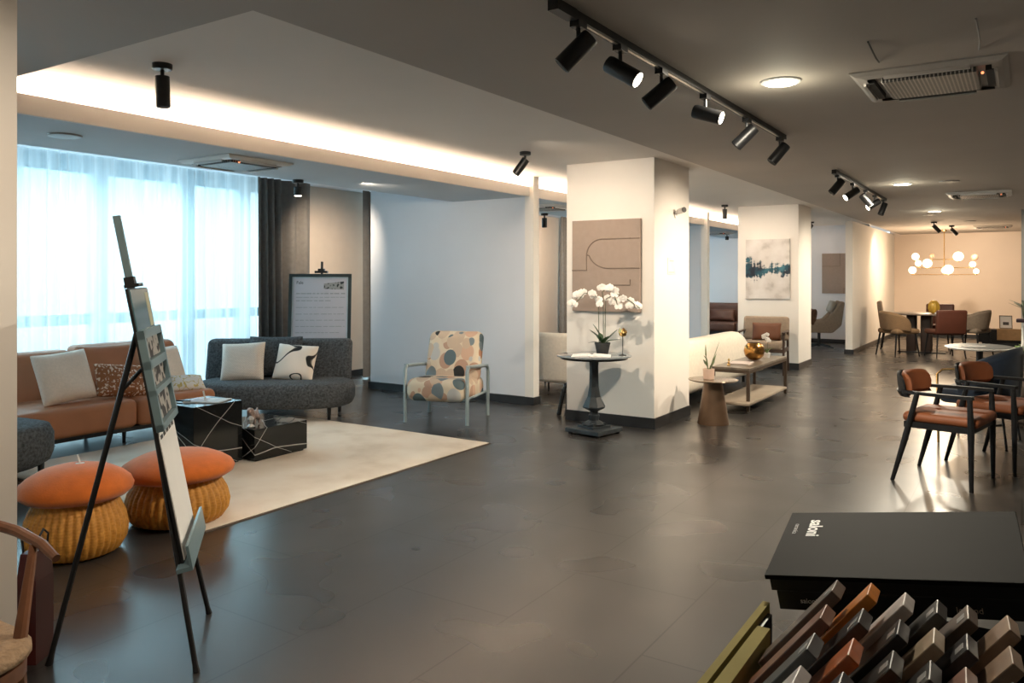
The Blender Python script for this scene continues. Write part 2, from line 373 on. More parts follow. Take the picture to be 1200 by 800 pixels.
# ------------------------------------------------------------------ camera: level, 1.4 m up, looking 33 degrees left of the long axis
cam = bpy.data.cameras.new('camera'); co = bpy.data.objects.new('camera', cam); COL.objects.link(co)
co.location = (0, 0, 1.4); co.rotation_euler = (PI/2, 0, math.atan2(600, 922))
cam.sensor_width = 36; cam.lens = 922/1200*36; cam.shift_y = -75/1200; cam.clip_start = .05; cam.clip_end = 200
S.camera = co

# ------------------------------------------------------------------ the setting
HS, HT, HW = 2.43, 2.51, 2.29
XS, XF, XE, XG = -2.495, -4.56, -5.63, -8.0
YB = 20.94
struct('floor', bx(-8.2, 3, -1.5, 21.2, -.1, 0), FLOOR)
# main dark soffit, L shaped round the tray
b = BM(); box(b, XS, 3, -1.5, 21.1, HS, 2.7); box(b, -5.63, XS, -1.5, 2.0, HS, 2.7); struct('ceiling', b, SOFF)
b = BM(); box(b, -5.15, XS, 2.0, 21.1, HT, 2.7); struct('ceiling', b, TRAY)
b = BM(); box(b, XE, -5.12, 2.0, 17.9, HW, 2.7); box(b, -5.12, XF-.03, 2.0, 17.9, HW, 2.32); struct('ceiling', b, WCEIL)
struct('trim_1', bx(XF-.03, XF, 2.0, 17.9, HW, 2.40), TRAY)
struct('ceiling', bx(-8.2, XE, -1.5, 17.9, 2.62, 2.7), WALLC)
# back wall, right wall, wall behind the camera
struct('wall_back', bx(-2.72, 3, YB, YB+.15, 0, 2.7), mat('warm_wall_paint', (.72, .60, .50), .75, vary=.02, scale=2))
struct('wall_right', bx(3, 3.1, -1.5, 21.1, 0, 2.7), SOFF)
struct('wall_front', bx(-8.2, 3, -1.6, -1.5, 0, 2.7), WALL)
b = BM(); box(b, -8.2, -2.70, 17.8, 17.95, 0, 2.7); struct('wall_far', b, WALLC)
b = BM(); box(b, -2.74, -2.62, 15.4, YB, 0, HS); struct('wall_divider', b, WALL)
b = BM(); box(b, -2.76, -2.60, 15.385, YB, 0, .085); struct('baseboard_divider', b, BASE)
b = BM(); box(b, -2.62, 3, YB-.015, YB, 0, .085); struct('baseboard_back', b, BASE)
b = BM(); box(b, -8, -2.74, 17.785, 17.8, 0, .085); struct('baseboard_far', b, BASE)
# square white columns
for i, (y0, y1) in enumerate(((.40, 1.32), (6.80, 7.70), (12.34, 13.18))):
    struct(f'wall_column_{i+1}', bx(-3.78, -2.86, y0, y1, 0, HT), WALL)
    struct(f'baseboard_column_{i+1}', bx(-3.792, -2.848, y0-.012, y1+.012, 0, .10), BASE)
struct('wall_column_4', bx(-.035, .8, 14.2, 15.1, 0, HS), mat('grey_pillar_paint', (.30, .29, .28), .8, vary=.03))
# partitions with their free posts
for i, y in enumerate((7.38, 13.03)):
    struct(f'wall_partition_{i+1}', bx(-6.94, -4.60, y, y+.10, 0, HW+.03), WALLC)
    struct(f'wall_header_{i+1}', bx(-6.94, XE, y, y+.10, HW+.03, 2.62), WALLC)
    struct(f'trim_{i+2}', bx(-4.62, -4.51, y-.02, y+.10, 0, HT), WALL)
    struct(f'baseboard_partition_{i+1}', bx(-6.95, -4.498, y-.034, y+.115, 0, .085), BASE)
# window wall: glazing bays between solid piers
piers = ((-1.5, .3), (7.0, 8.35), (12.5, 14.25), (17.2, 17.8))
PIER = mat('pier_paint', (.72, .60, .50), .75, vary=.02)
for i, (y0, y1) in enumerate(piers):
    struct(f'wall_left_{i+1}', bx(-8.2, -8.0, y0, y1, 0, 2.62), PIER)
    if i in (1, 2): struct(f'baseboard_left_{i+1}', bx(-8, -7.985, y0, y1, 0, .085), BASE)
FRAME = mat('window_frame_paint', (.45, .60, .68), .5)
for i, (y0, y1, mull) in enumerate(((.3, 7.0, (1.6, 2.6, 3.55, 4.5, 5.52, 6.3)), (8.35, 12.5, (9.8, 11.2)), (14.25, 17.2, (15.0, 16.1)))):
    w = bpy.data.objects.new(f'window_{i+1}', None); COL.objects.link(w); w['kind'] = 'structure'
    b = BM()
    box(b, -8.14, -8.02, y0, y1, 2.46, 2.62); box(b, -8.14, -8.02, y0, y1, 0, .12); box(b, -8.12, -8.03, y0, y1, .92, 1.03)
    for q in mull: box(b, -8.14, -8.0, q-.075, q+.075, 0, 2.62)
    obj('window_frame', b, FRAME, w, False)
    obj('window_pane', bx(-8.085, -8.075, y0, y1, .1, 2.5), GLASS, w, False)

def curtain(name, y0, y1, x, amp, per, m, label, cat, top=2.60, group=None, seed=0):
    rnd = random.Random(seed); b = BM(); n = int((y1-y0)/.012); A = []; ph = 0
    for i in range(n+1):
        y = y0+(y1-y0)*i/n; ph += (y1-y0)/n*2*PI/per*(1+.5*math.sin(y*5.1+seed)+.25*math.sin(y*13))
        dx = amp*math.sin(ph)*(.7+.3*math.sin(y*7))
        A.append([b.verts.new((x+dx*k, y, z)) for z, k in ((.02, 1.15), (1.3, 1), (top-.12, .75), (top, .6))])
    for P, Q in zip(A, A[1:]):
        for k in range(3): b.faces.new((P[k], Q[k], Q[k+1], P[k+1]))
    o = obj(name, b, m, smooth=True, keep=180); tag(o, label, cat, group); return o
curtain('sheer_curtain', .3, 6.28, -7.72, .045, .16, SHEER, 'long white sheer curtain filling the window behind the orange sofa', 'curtain')
curtain('sheer_curtain', 8.75, 11.66, -7.72, .045, .16, SHEER, 'white sheer curtain in the bay beyond the armchair wall', 'curtain', seed=3)
curtain('sheer_curtain', 14.4, 17.1, -7.72, .045, .16, SHEER, 'white sheer curtain in the farthest bay behind the brown sofa', 'curtain', seed=5)
curtain('blackout_curtain', 6.20, 7.05, -7.66, .08, .15, CURT, 'dark grey full-length curtain behind the framed poster easel', 'curtain', group=None, seed=1)
curtain('blackout_curtain', 7.98, 8.7, -7.66, .08, .14, CURT, 'narrow dark curtain beside the left end of the armchair wall', 'curtain', seed=2)
curtain('blackout_curtain', 11.7, 12.40, -7.66, .08, .14, CURT, 'dark curtain strip seen just right of the slim white post', 'curtain', seed=4)
curtain('blackout_curtain', 13.52, 14.3, -7.66, .08, .14, CURT, 'dark curtain strip beside the left edge of the white column with taupe panel', 'curtain', seed=6)

# ------------------------------------------------------------------ lamps and ceiling fittings
def area(name, loc, rot, sx, sy, power, col, spread=None):
    l = bpy.data.lights.new(name, 'AREA'); l.shape = 'RECTANGLE'; l.size = sx; l.size_y = sy; l.energy = power; l.color = col
    if spread: l.spread = spread
    o = bpy.data.objects.new(name, l); COL.objects.link(o); o.location = loc; o.rotation_euler = rot; return o
def spot(name, loc, target, power, col=(1, .82, .62), ang=60, blend=.7, size=.03):
    l = bpy.data.lights.new(name, 'SPOT'); l.energy = power; l.color = col; l.spot_size = R(ang); l.spot_blend = blend; l.shadow_soft_size = size
    o = bpy.data.objects.new(name, l); COL.objects.link(o); o.location = loc
    o.rotation_euler = (Vector(target)-Vector(loc)).to_track_quat('-Z', 'Y').to_euler(); return o
DAY = (.60, .90, 1.0)
area('daylight', (-8.5, 3.6, 1.45), (0, -PI/2, 0), 2.6, 6.8, 62, DAY)
area('daylight', (-8.5, 10.5, 1.45), (0, -PI/2, 0), 2.6, 4.4, 50, DAY)
area('daylight', (-8.5, 15.6, 1.45), (0, -PI/2, 0), 2.6, 3.3, 38, DAY)
area('sky_light', (-11.5, 3.6, 4.6), (0, R(-62), 0), 3, 8, 380, DAY)
area('sky_light', (-11.5, 12.6, 4.6), (0, R(-62), 0), 3, 8, 300, DAY)
WARM = (1, .78, .58)
area('cove_light', (-4.86, 9.95, 2.34), (PI, 0, 0), .12, 15.7, 330, WARM)

def build_spot(parent, aim, lit, length=.16, rad=.038, arm=.07):
    """lamp head hanging from the parent's origin: stem, barrel, lens (parts)"""
    aim = Vector(aim).normalized()
    b = BM(); box(b, -.02, .02, -.035, .035, -.025, 0); tube(b, [(0, 0, -.02), (0, 0, -arm)], .009, 8); st = obj('stem', b, BLK, parent)
    c = Vector((0, 0, -arm-.035)); a = c-aim*length*.42; e = c+aim*length*.58
    b = BM(); tube(b, [a, a+aim*.01, e], [rad*.92, rad, rad], 24); obj('barrel', b, BLK, parent)
    b = BM(); tube(b, [e+aim*.0005, e+aim*.002], rad*.84, 24); obj('lens', b, SPOTLITE if lit else DARKSLOT, parent, label='lit lens' if lit else None)
    return e
def track(label, x, y0, y1, heads, group):
    t = thing('ceiling_track', label, 'track', (x, y0, HS))
    L = y1-y0
    b = BM(); box(b, -.018, .018, 0, L, -.032, 0)
    obj('rail', b, BLK, t, False)
    b = BM(); box(b, -.006, .006, .05, L-.05, -.0335, -.031); obj('conductor_strip', b, mat('bare_conductor', (.5, .45, .38), .3, .8), t, False)
    b = BM(); box(b, -.022, .022, -.03, .12, -.04, 0); obj('feed_box', b, BLK, t, False)
    for y, aim, lit, lab, pw in heads:
        s = thing('track_spotlight', lab, 'spotlight', (x, y, HS-.032), group=group)
        e = build_spot(s, aim, lit)
        if pw:
            w = Vector((x, y, HS-.032))+e+Vector(aim).normalized()*.02
            spot('track_lamp', w, w+Vector(aim), pw, ang=75)
track('long black ceiling track with six spotlights nearest the camera', -1.46, 2.55, 5.86, [
    (2.72, (-.75, -.35, -.8), False, 'black track spotlight nearest the camera, tilted down to the left', 0),
    (3.10, (.85, .10, -.55), True, 'second black track spotlight from the camera, lit and facing right', 10),
    (3.56, (-.75, -.3, -.65), False, 'third black track spotlight from the camera, aimed down left', 0),
    (4.18, (.85, .05, -.30), True, 'fourth track spotlight from the camera, lit, nearly level', 10),
    (4.95, (-.75, -.2, -.75), False, 'fifth track spotlight from the camera, unlit and aimed down left', 0),
    (5.75, (-.6, -.3, -.8), False, 'last track spotlight at the far end of the long track', 0)], 'spotlights on the near track')
track('shorter black ceiling track farther down the room', -1.52, 8.0, 11.3, [
    (8.15, (-.6, -.3, -.8), False, 'first spotlight on the farther track, unlit', 0),
    (8.95, (-.7, -.5, -.55), True, 'second spotlight on the farther track, lit and facing left', 40),
    (9.75, (.6, .4, -.8), True, 'middle spotlight on the farther track, aimed right', 20),
    (10.4, (-.75, -.4, -.5), True, 'fourth spotlight on the farther track, lit and facing left', 40),
    (11.1, (-.3, -.2, -.9), False, 'last spotlight on the farther track', 0)], 'spotlights on the farther track')
def single_spot(label, x, y, z, aim, lit, pw=0, tgt=None, ang=70, L=.15):
    s = thing('ceiling_spotlight', label, 'spotlight', (x, y, z))
    b = BM(); lathe(b, [(.045, -.03), (.05, -.025), (.05, 0)], 24); obj('canopy', b, BLK, s)
    c = Vector((0, 0, -.075)); aim = Vector(aim).normalized(); p = c-aim*.01; e = c+aim*L
    b = BM(); tube(b, [(0, 0, -.02), (0, 0, -.08)], .01, 8); obj('stem', b, BLK, s)
    b = BM(); tube(b, [p, e], .036, 24); obj('barrel', b, BLK, s)
    b = BM(); tube(b, [e, e+aim*.002], .030, 20); obj('lens', b, SPOTLITE if lit else DARKSLOT, s)
    if pw:
        w = Vector((x, y, z))+e+aim*.02; spot('ceiling_lamp', w, w+aim, pw, ang=ang)
single_spot('black cylinder spotlight on the tray ceiling above the easel', -3.76, 2.44, HT, (0.03, .02, -1), False)
single_spot('tilted black spotlight on the tray ceiling above the slim white post', -3.70, 5.90, HT, (-.45, -.35, -.8), False)
single_spot('small lit spotlight on the tray ceiling between the two columns', -3.84, 11.87, HT, (0, .0, -1), True, 18)
single_spot('black spotlight on the ceiling beyond the far column', -3.55, 16.4, HT, (-.4, -.6, -.8), False)
single_spot('small lit spotlight on the window-side ceiling above the grey sofa', -5.55, 4.95, HW, (0, 0, -1), True, 14, L=.07)
single_spot('black spotlight on the window-side ceiling between post and column', -5.58, 9.4, HW, (0, 0, -1), False, L=.12)
single_spot('dark brown spotlight in front of the chandelier', -1.40, 16.5, HS, (.5, .3, -.6), False)
single_spot('dark brown spotlight beside the chandelier rod', -1.20, 17.8, HS, (.5, .3, -.6), False)
single_spot('tiny spotlight on the window-side ceiling of the farthest bay', -5.0, 15.6, HW, (0, 0, -1), False, L=.06)

for x, y, lab, pw in ((-1.07, 4.23, 'large round lit downlight nearest the camera', 60), (-1.12, 9.57, 'middle round lit downlight beyond the first', 50), (-1.16, 13.77, 'farthest round lit downlight', 40)):
    t = thing('round_downlight', lab, 'ceiling light', (x, y, HS))
    b = BM(); lathe(b, [(.085, -.012), (.10, -.008), (.105, 0)], 40); obj('ring', b, PLAST, t)
    b = BM(); lathe(b, [(.03, -.016), (.082, -.013), (.086, -.01)], 40); obj('diffuser', b, DOWNLITE, t)
    l = bpy.data.lights.new('downlight_lamp', 'AREA'); l.shape = 'DISK'; l.size = .18; l.energy = pw; l.color = (1, .90, .72)
    o = bpy.data.objects.new('downlight_lamp', l); COL.objects.link(o); o.location = (x, y, HS-.02)
    l = bpy.data.lights.new('downlight_glow', 'POINT'); l.energy = 1.6; l.color = (1, .93, .70); l.shadow_soft_size = .05
    o = bpy.data.objects.new('downlight_glow', l); COL.objects.link(o); o.location = (x, y, HS-.16)
def cassette(lab, x0, x1, y0, y1, z, dark=False):
    cx, cy = (x0+x1)/2, (y0+y1)/2; w, d = (x1-x0)/2, (y1-y0)/2
    t = thing('air_conditioner', lab, 'air conditioner', (cx, cy, z))
    P = mat('aged_white_plastic', (.42, .39, .36), .5, vary=.04) if not dark else PLAST
    b = BM()
    for f0, f1, z0, z1 in (((1.0), .93, -.008, -.022), (.93, .80, -.022, -.030)):
        A = [b.verts.new((sx*w*f0, sy*d*f0, z0)) for sx, sy in ((-1, -1), (1, -1), (1, 1), (-1, 1))]
        B = [b.verts.new((sx*w*f1, sy*d*f1, z1)) for sx, sy in ((-1, -1), (1, -1), (1, 1), (-1, 1))]
        for i in range(4): b.faces.new((A[i], A[(i+1) % 4], B[(i+1) % 4], B[i]))
    box(b, -w, w, -d, d, -.008, 0)
    obj('cover_panel', b, P, t, False)
    for k, (sx, sy) in enumerate(((0, 1), (0, -1), (1, 0), (-1, 0))):
        b = BM()
        if sx: box(b, sx*w*.72, sx*w*.82, -d*.55, d*.55, -.034, -.006)
        else: box(b, -w*.55, w*.55, sy*d*.72, sy*d*.82, -.034, -.006)
        obj('air_slot', b, DARKSLOT, t, False)
        b = BM()
        if sx: box(b, sx*w*.84, sx*w*.87, -d*.55, d*.55, -.042, -.02)
        else: box(b, -w*.55, w*.55, sy*d*.84, sy*d*.87, -.042, -.02)
        obj('louvre', b, P, t, False)
    obj('intake_grille', bx(-w*.62, w*.62, -d*.62, d*.62, -.040, -.006, bev=.006), GRILLE, t, False)
    b = BM(); ball(b, (w*.68, -d*.45, -.036), .007, n=10); obj('indicator', b, emis('red_indicator', (1, .25, .1), 1.2), t)
cassette('large square ceiling air conditioner cassette at the top right', -.74, -.06, 4.25, 4.97, HS)
cassette('second ceiling air conditioner cassette farther down the dark ceiling', -.80, -.12, 10.9, 11.6, HS, True)
cassette('farthest ceiling air conditioner cassette near the back wall', -.85, -.20, 18.2, 18.85, HS)
cassette('white ceiling air conditioner cassette on the window-side ceiling', -5.38, -4.78, 3.62, 4.22, HW, True)
cassette('ceiling air conditioner cassette in the bay between post and column', -5.35, -4.75, 8.2, 8.8, HW, True)
cassette('ceiling air conditioner cassette in the farthest bay', -5.4, -4.8, 14.9, 15.5, HW, True)
for x, y, z, lab in ((-5.03, 2.6, HW, 'flat round speaker grille on the window-side ceiling at far left'), (-.67, 9.6, HS, 'flat round speaker grille on the dark ceiling at right'), (-1.30, 14.5, HS, 'round smoke detector in front of the chandelier'), (-.83, 16.6, HS, 'round ceiling speaker between the far cassettes')):
    b = BM(); lathe(b, [(.07, -.012), (.095, -.010), (.10, 0)], 28); tag(obj('round_ceiling_plate', b, PLASTG, None), lab, 'ceiling plate')
for x0, y0, x1, y1, lab in ((-.57, 3.72, -.58, 4.10, 'short dark cable loop on the ceiling left of the near air conditioner'), (-.16, 3.62, -.17, 4.12, 'short pale cable hanging above the near air conditioner at right')):
    b = BM(); tube(b, [(x0, y0, HS-.004), (x0+.004, (y0+y1)/2, HS-.03), (x1, y1, HS-.004)], .004, 6); tag(obj('loose_cable', b, BLK if x0 < -.3 else PLASTG), lab, 'cable')
plates = [o for o in COL.objects if o.name.startswith('round_ceiling_plate')]
for o, (x, y, z) in zip(plates, ((-5.03, 2.6, HW), (-.67, 9.6, HS), (-1.30, 14.5, HS), (-.83, 16.6, HS))): o.location = (x, y, z)

# chandelier over the dining table
CH = (-1.45, 19.4, HS)
t = thing('globe_chandelier', 'brass chandelier with glowing opal globes above the far dining table', 'chandelier', CH)
b = BM(); lathe(b, [(.05, -.03), (.06, 0)], 24); tube(b, [(0, 0, -.02), (0, 0, -.97)], .010, 8); obj('rod', b, BRASS, t)
bars = [(-.33, -.62, .08, 0), (.42, -.62, .05, 0), (-.38, -.76, -.06, 0), (.42, -.76, .0, 0), (0, -.90, 0, 0)]
b = BM()
tube(b, [(-.28, .05, -.64), (.28, -.05, -.64)], .008, 8); tube(b, [(-.50, -.06, -.82), (.55, .06, -.82)], .008, 8); tube(b, [(-.64, .04, -.97), (.64, -.04, -.97)], .008, 8)
tube(b, [(0, -.35, -.82), (0, .35, -.82)], .008, 8)
obj('cross_bars', b, BRASS, t)
for x, y, z, r in ((-.62, .04, -.87, .078), (-.55, -.06, -.57, .075), (-.49, -.1, -.72, .065), (-.33, .05, -.72, .095), (.27, -.05, -.58, .10), (.02, -.2, -.88, .06), (.10, -.30, -.86, .10), (.53, .06, -.75, .062), (.60, -.04, -.90, .055)):
    b = BM(); ball(b, (x, y, z), r, n=20); g = obj('globe', b, CHANGLOW, t)
    b = BM(); tube(b, [(x, y, z-r-.02), (x, y, z-r+.01)], .02, 10); obj('globe_holder', b, BRASS, g)
for x, y, z, r in ((.56, .2, -.60, .07), (-.25, .2, -.55, .05)):
    b = BM(); ball(b, (x, y, z), r, n=20); obj('globe', b, mat('amber_glass', (.75, .45, .32), .15, vary=.05), t, label='unlit amber globe')
pl = bpy.data.lights.new('chandelier_lamp', 'POINT'); pl.energy = 55; pl.color = (1, .74, .48); pl.shadow_soft_size = .4
po = bpy.data.objects.new('chandelier_lamp', pl); COL.objects.link(po); po.location = (CH[0], CH[1]-.9, HS-.85)

# ------------------------------------------------------------------ rug
rug = thing('area_rug', 'large ivory area rug under the marble tables', 'rug', (-5.0, 4.08, 0))
b = BM(); box(b, -1.25, 1.22, -1.37, 1.37, 0, .010, bev=.003); obj('pile', b, RUG, rug, False)
b = BM(); box(b, 1.205, 1.235, -1.38, 1.38, 0, .006); box(b, -1.25, 1.22, -1.385, -1.365, 0, .006); box(b, -1.25, 1.22, 1.365, 1.385, 0, .006); obj('binding', b, mat('dark_rug_edge', (.12, .09, .07), .9), rug, False)

# ------------------------------------------------------------------ orange sofa along the window
def rounded_slab(x0, x1, y0, y1, z0, z1, r, seg=5):
    return bx(x0, x1, y0, y1, z0, z1, bev=r, seg=seg)
sf = thing('leather_sofa', 'long tan leather sofa in front of the sheer curtain', 'sofa', (-6.8, 2.6, 0))
for y0, y1 in ((-1.5, -.02), (0.0, 1.30), (1.32, 2.18)):
    pass
segs = ((-1.3, .0), (.0, 1.28), (1.28, 2.05))
for y0, y1 in segs:
    obj('seat', rounded_slab(-.30, .50, y0+.004, y1-.004, .13, .37, .055), SOFL, sf)
def back_panel(y0, y1, z1, lean=.30):
    b = BM(); vs = box(b, -.10, .10, y0, y1, 0, z1-.30, bev=.06, seg=5)
    for v in b.verts: v.co.x -= lean*v.co.z; v.co.z += .28
    # rounded, slightly splayed shoulders
    return b
for y0, y1, z1 in ((-1.3, 1.13, .76), (1.14, 2.14, .79)):
    o = obj('backrest', back_panel(y0+.005, y1-.005, z1+.02), SOFL, sf); o.location = (-.22, 0, 0)
for y in (-1.1, 0, 1.2, 1.98):
    for x in (-.2, .4):
        b = BM(); tube(b, [(x, y, 0), (x, y, .14)], [.014, .02], 10); obj('leg', b, BLK, sf)
b = BM(); box(b, -.28, .46, -1.28, 2.06, .10, .135); obj('base_frame', b, BLK, sf, False)
def pillow(name, label, m, w, h, t, loc, yaw, tilt=0, roll=0, sub=1, g=None):
    """yaw: direction the front faces (rotation about z from -Y); tilt leans it back"""
    o = obj(name, pillow_bm(w, h, t), m, None, True, sub, keep=180)
    o.rotation_mode = 'XYZ'
    M = Matrix.Rotation(yaw, 4, 'Z') @ Matrix.Rotation(-tilt, 4, 'X') @ Matrix.Rotation(roll, 4, 'Y')
    o.rotation_euler = M.to_euler(); o.location = loc
    return tag(o, label, 'cushion', g)
E90 = PI/2
pillow('throw_cushion', 'plain cream cushion leaning on the left part of the tan sofa', LIN, .47, .46, .15, (-6.62, 3.42, .58), E90, R(22), R(-4))
pillow('throw_cushion', 'brown leather cushion behind the spotted cushion on the tan sofa', SOFL, .60, .44, .15, (-6.88, 3.98, .60), E90, R(20), 0)
pillow('throw_cushion', 'small lumbar cushion with rust spotted print on the tan sofa', LEOPARD, .58, .32, .13, (-6.56, 3.92, .50), E90, R(28), R(8))
pillow('throw_cushion', 'cream cushion at the right end of the tan sofa, half behind the easel', LIN, .42, .42, .13, (-6.68, 4.36, .57), E90+R(8), R(22), R(0))
pillow('throw_cushion', 'flat white cushion lying on the right seat of the tan sofa', m_contour('yellow_sprig_print', (.78, .72, .66), (.60, .45, .15), 16, .03, 1), .34, .20, .07, (-6.47, 4.44, .43), E90+R(-10), R(50), R(4))

# ------------------------------------------------------------------ grey sofa
gs = thing('boucle_sofa', 'charcoal boucle loveseat with rounded seat facing the marble tables', 'sofa', (-6.49, 5.54, 0), R(35))
def super_loop(a, bb, z, p=2.6, n=40, cx=0, cy=0):
    L = []
    for j in range(n):
        th = 2*PI*j/n; c, s_ = math.cos(th), math.sin(th)
        L.append((cx+a*math.copysign(abs(c)**(2/p), c), cy+bb*math.copysign(abs(s_)**(2/p), s_), z))
    return L
b = BM(); loft(b, [super_loop(.79*k, .40*k2, z, 3.0, cx=.03, cy=-.30) for k, k2, z in ((.90, .82, .13), (.97, .94, .15), (1, 1, .20), (1, 1, .30), (.97, .95, .355), (.88, .84, .375), (.4, .4, .38))])
obj('seat', b, GREY, gs, keep=180)
b = BM(); box(b, -.74, .74, -.09, .09, .0, .44, bev=.055, seg=5)
for v in b.verts: v.co.y += .22*v.co.z + .10*(v.co.x/.74)**2*-.3; v.co.z += .32
obj('backrest', b, GREY, gs)
for x, y in ((-.62, -.55), (.60, -.45), (-.6, .0), (.62, 0)):
    b = BM(); tube(b, [(x, y, 0), (x, y, .15)], [.016, .022], 10); obj('leg', b, BLK, gs)
def gsw(x, y, z):
    M = Matrix.Translation((-6.49, 5.54, 0)) @ Matrix.Rotation(R(35), 4, 'Z'); return M @ Vector((x, y, z))
pillow('throw_cushion', 'ribbed cream cushion on the left half of the grey sofa', WEAVE, .46, .42, .15, gsw(-.30, -.25, .55), R(34), R(20), R(-3))
pillow('throw_cushion', 'cream cushion with black brushstroke lines on the grey sofa', LINEP, .44, .40, .14, gsw(.22, -.23, .54), R(30), R(24), R(4))
pillow('throw_cushion', 'dark grey cushion standing behind the cream ones on the grey sofa', GREY, .58, .44, .14, gsw(-.02, -.09, .59), R(34), R(14), 0)

# grey ottoman seat at far left
og = thing('boucle_ottoman', 'rounded grey boucle seat end beside the left pillar', 'ottoman', (-5.80, 2.22, 0), R(100))
b = BM(); loft(b, [super_loop(.66*k, .42*k2, z, 2.8) for k, k2, z in ((.90, .82, .12), (.97, .94, .15), (1, 1, .21), (1, 1, .33), (.96, .94, .39), (.86, .82, .41), (.4, .4, .415))])
obj('seat', b, GREY, og, keep=180)
for x in (-.5, .5):
    for y in (-.25, .25):
        b = BM(); tube(b, [(x, y, 0), (x, y, .14)], [.016, .022], 10); obj('leg', b, BLK, og)

# ------------------------------------------------------------------ marble plinth tables
t = thing('marble_cube_table', 'tall black marble cube table with white veins and magazines on top', 'coffee table', (-5.15, 3.67, .010))
obj('marble_block', bx(-.20, .20, -.215, .20, .012, .464, bev=.002), MARBLE, t, False)
obj('plinth', bx(-.18, .18, -.19, .18, 0, .013), BLK, t, False)
t = thing('marble_low_table', 'lower black marble block table with the dog figurine on top', 'coffee table', (-5.12, 4.16, .010))
obj('marble_block', bx(-.27, .27, -.255, .26, .012, .243, bev=.002), MARBLE, t, False)
obj('plinth', bx(-.25, .25, -.23, .24, 0, .013), BLK, t, False)
t = thing('magazine', 'open pale magazine lying on the tall marble cube table', 'magazine', (-5.13, 3.70, .475), R(25))
obj('pages', bx(-.14, .14, -.10, .10, 0, .008), PAPER, t, False)
obj('printed_page', bx(-.12, .0, -.08, .08, .008, .0086), mat('pink_print', (.60, .45, .45), .5, vary=.3, scale=20), t, False)
t = thing('tablet_stand', 'small upright white card on the tall marble cube table', 'card stand', (-5.10, 3.66, .484), R(60))
b = BM(); box(b, -.006, .006, -.006, .006, 0, .075, M=Matrix.Rotation(R(-12), 4, 'Y')); obj('card', b, PAPER, t, False)
t = thing('pen', 'dark pen lying at the left edge of the tall marble cube table', 'pen', (-5.24, 3.56, .480), R(20))
b = BM(); tube(b, [(-.07, 0, .004), (.07, 0, .004)], .006, 8); obj('barrel', b, BLK, t)

# dog figurine: one continuous body
DOGM = mat('silver_pink_glaze', (.50, .36, .31), .3, .5, vary=.5, scale=30)
dg = thing('dog_figurine', 'small shiny dog figurine standing on the low marble table', 'figurine', (-5.03, 4.04, .253), R(-60))
me = bpy.data.meshes.new('body'); vv = [(0, 0, .075), (.045, 0, .08), (.065, 0, .105), (.075, 0, .122), (.105, 0, .115), (-.045, 0, .078), (-.065, 0, .105), (-.075, 0, .125),
    (.04, .022, .045), (.045, .024, .008), (.04, -.022, .045), (.045, -.024, .008), (-.045, .022, .045), (-.052, .024, .035), (-.045, .024, .008), (-.045, -.022, .045), (-.052, -.024, .035), (-.045, -.024, .008),
    (.066, .018, .14), (.066, -.018, .14)]
ee = [(0, 1), (1, 2), (2, 3), (3, 4), (0, 5), (5, 6), (6, 7), (1, 8), (8, 9), (1, 10), (10, 11), (5, 12), (12, 13), (13, 14), (5, 15), (15, 16), (16, 17), (3, 18), (3, 19)]
rr = [.030, .030, .024, .028, .015, .028, .009, .006, .014, .011, .014, .011, .016, .011, .011, .016, .011, .011, .008, .008]
me.from_pydata(vv, ee, []); o = bpy.data.objects.new('body', me); COL.objects.link(o); o.parent = dg; me.materials.append(DOGM)
md = o.modifiers.new('skin', 'SKIN'); 
for i, r_ in enumerate(rr): me.skin_vertices[0].data[i].radius = (r_, r_)
me.skin_vertices[0].data[0].use_root = True
sm = o.modifiers.new('smooth', 'SUBSURF'); sm.levels = 2; sm.render_levels = 2
t = thing('glass_ornament', 'clear glass ornament beside the dog figurine on the low marble table', 'ornament', (-4.95, 3.95, .253))
b = BM(); lathe(b, [(.02, 0), (.03, .01), (.012, .03), (.018, .05), (.026, .065), (.02, .08), (.006, .09)], 18); obj('stem', b, mat('cut_glass', (.75, .72, .70), .08, .4, vary=.3, scale=60), t)
t = thing('reading_glasses', 'folded dark-framed glasses lying on the low marble table', 'glasses', (-5.02, 4.30, .256), R(20))
b = BM()
for s_ in (-1, 1): tube(b, [(s_*.034+.026*math.cos(a*PI/8), .02*math.sin(a*PI/8), .02) for a in range(16)], .0025, 6, closed=True)
tube(b, [(-.008, 0, .02), (.008, 0, .022)], .0025, 6); obj('rims', b, BLK, t)
for s_ in (-1, 1):
    b = BM(); tube(b, [(s_*.06, 0, .02), (s_*.062, .08, .012), (s_*.06, .11, .002)], .0022, 6); obj('temple', b, BLK, t)

# ------------------------------------------------------------------ mushroom poufs
def pouf(label, x, y, s, h, cap):
    t = thing('mushroom_pouf', label, 'pouf', (x, y, 0), group='mushroom poufs')
    b = BM(); pr = [(.165, 0), (.205, .02), (.232, .07), (.238, .12), (.225, .19), (.195, .26), (.175, .30)]
    lathe(b, [(r*s, z*h) for r, z in pr], 288, rib=.055, ribn=40); obj('wicker_base', b, WICKER, t, keep=180)
    b = BM(); lathe(b, [(r*cap, .29*h+z*h) for r, z in ((.17, -.005), (.235, .0), (.262, .022), (.268, .045), (.255, .075), (.22, .105), (.165, .135), (.10, .152), (.04, .158), (.005, .159))], 64)
    obj('cushion_top', b, ORF, t, keep=180)
pouf('taller orange-topped wicker pouf nearest the left pillar', -4.05, 2.15, .97, 1.0, 1.0)
pouf('wider orange-topped wicker pouf at the rug corner beside the marble cube', -4.10, 2.76, 1.14, .90, 1.16)
t = thing('table_sign', 'small clear upright tag on the left orange pouf', 'tag', (-4.05, 2.17, .447), R(60))
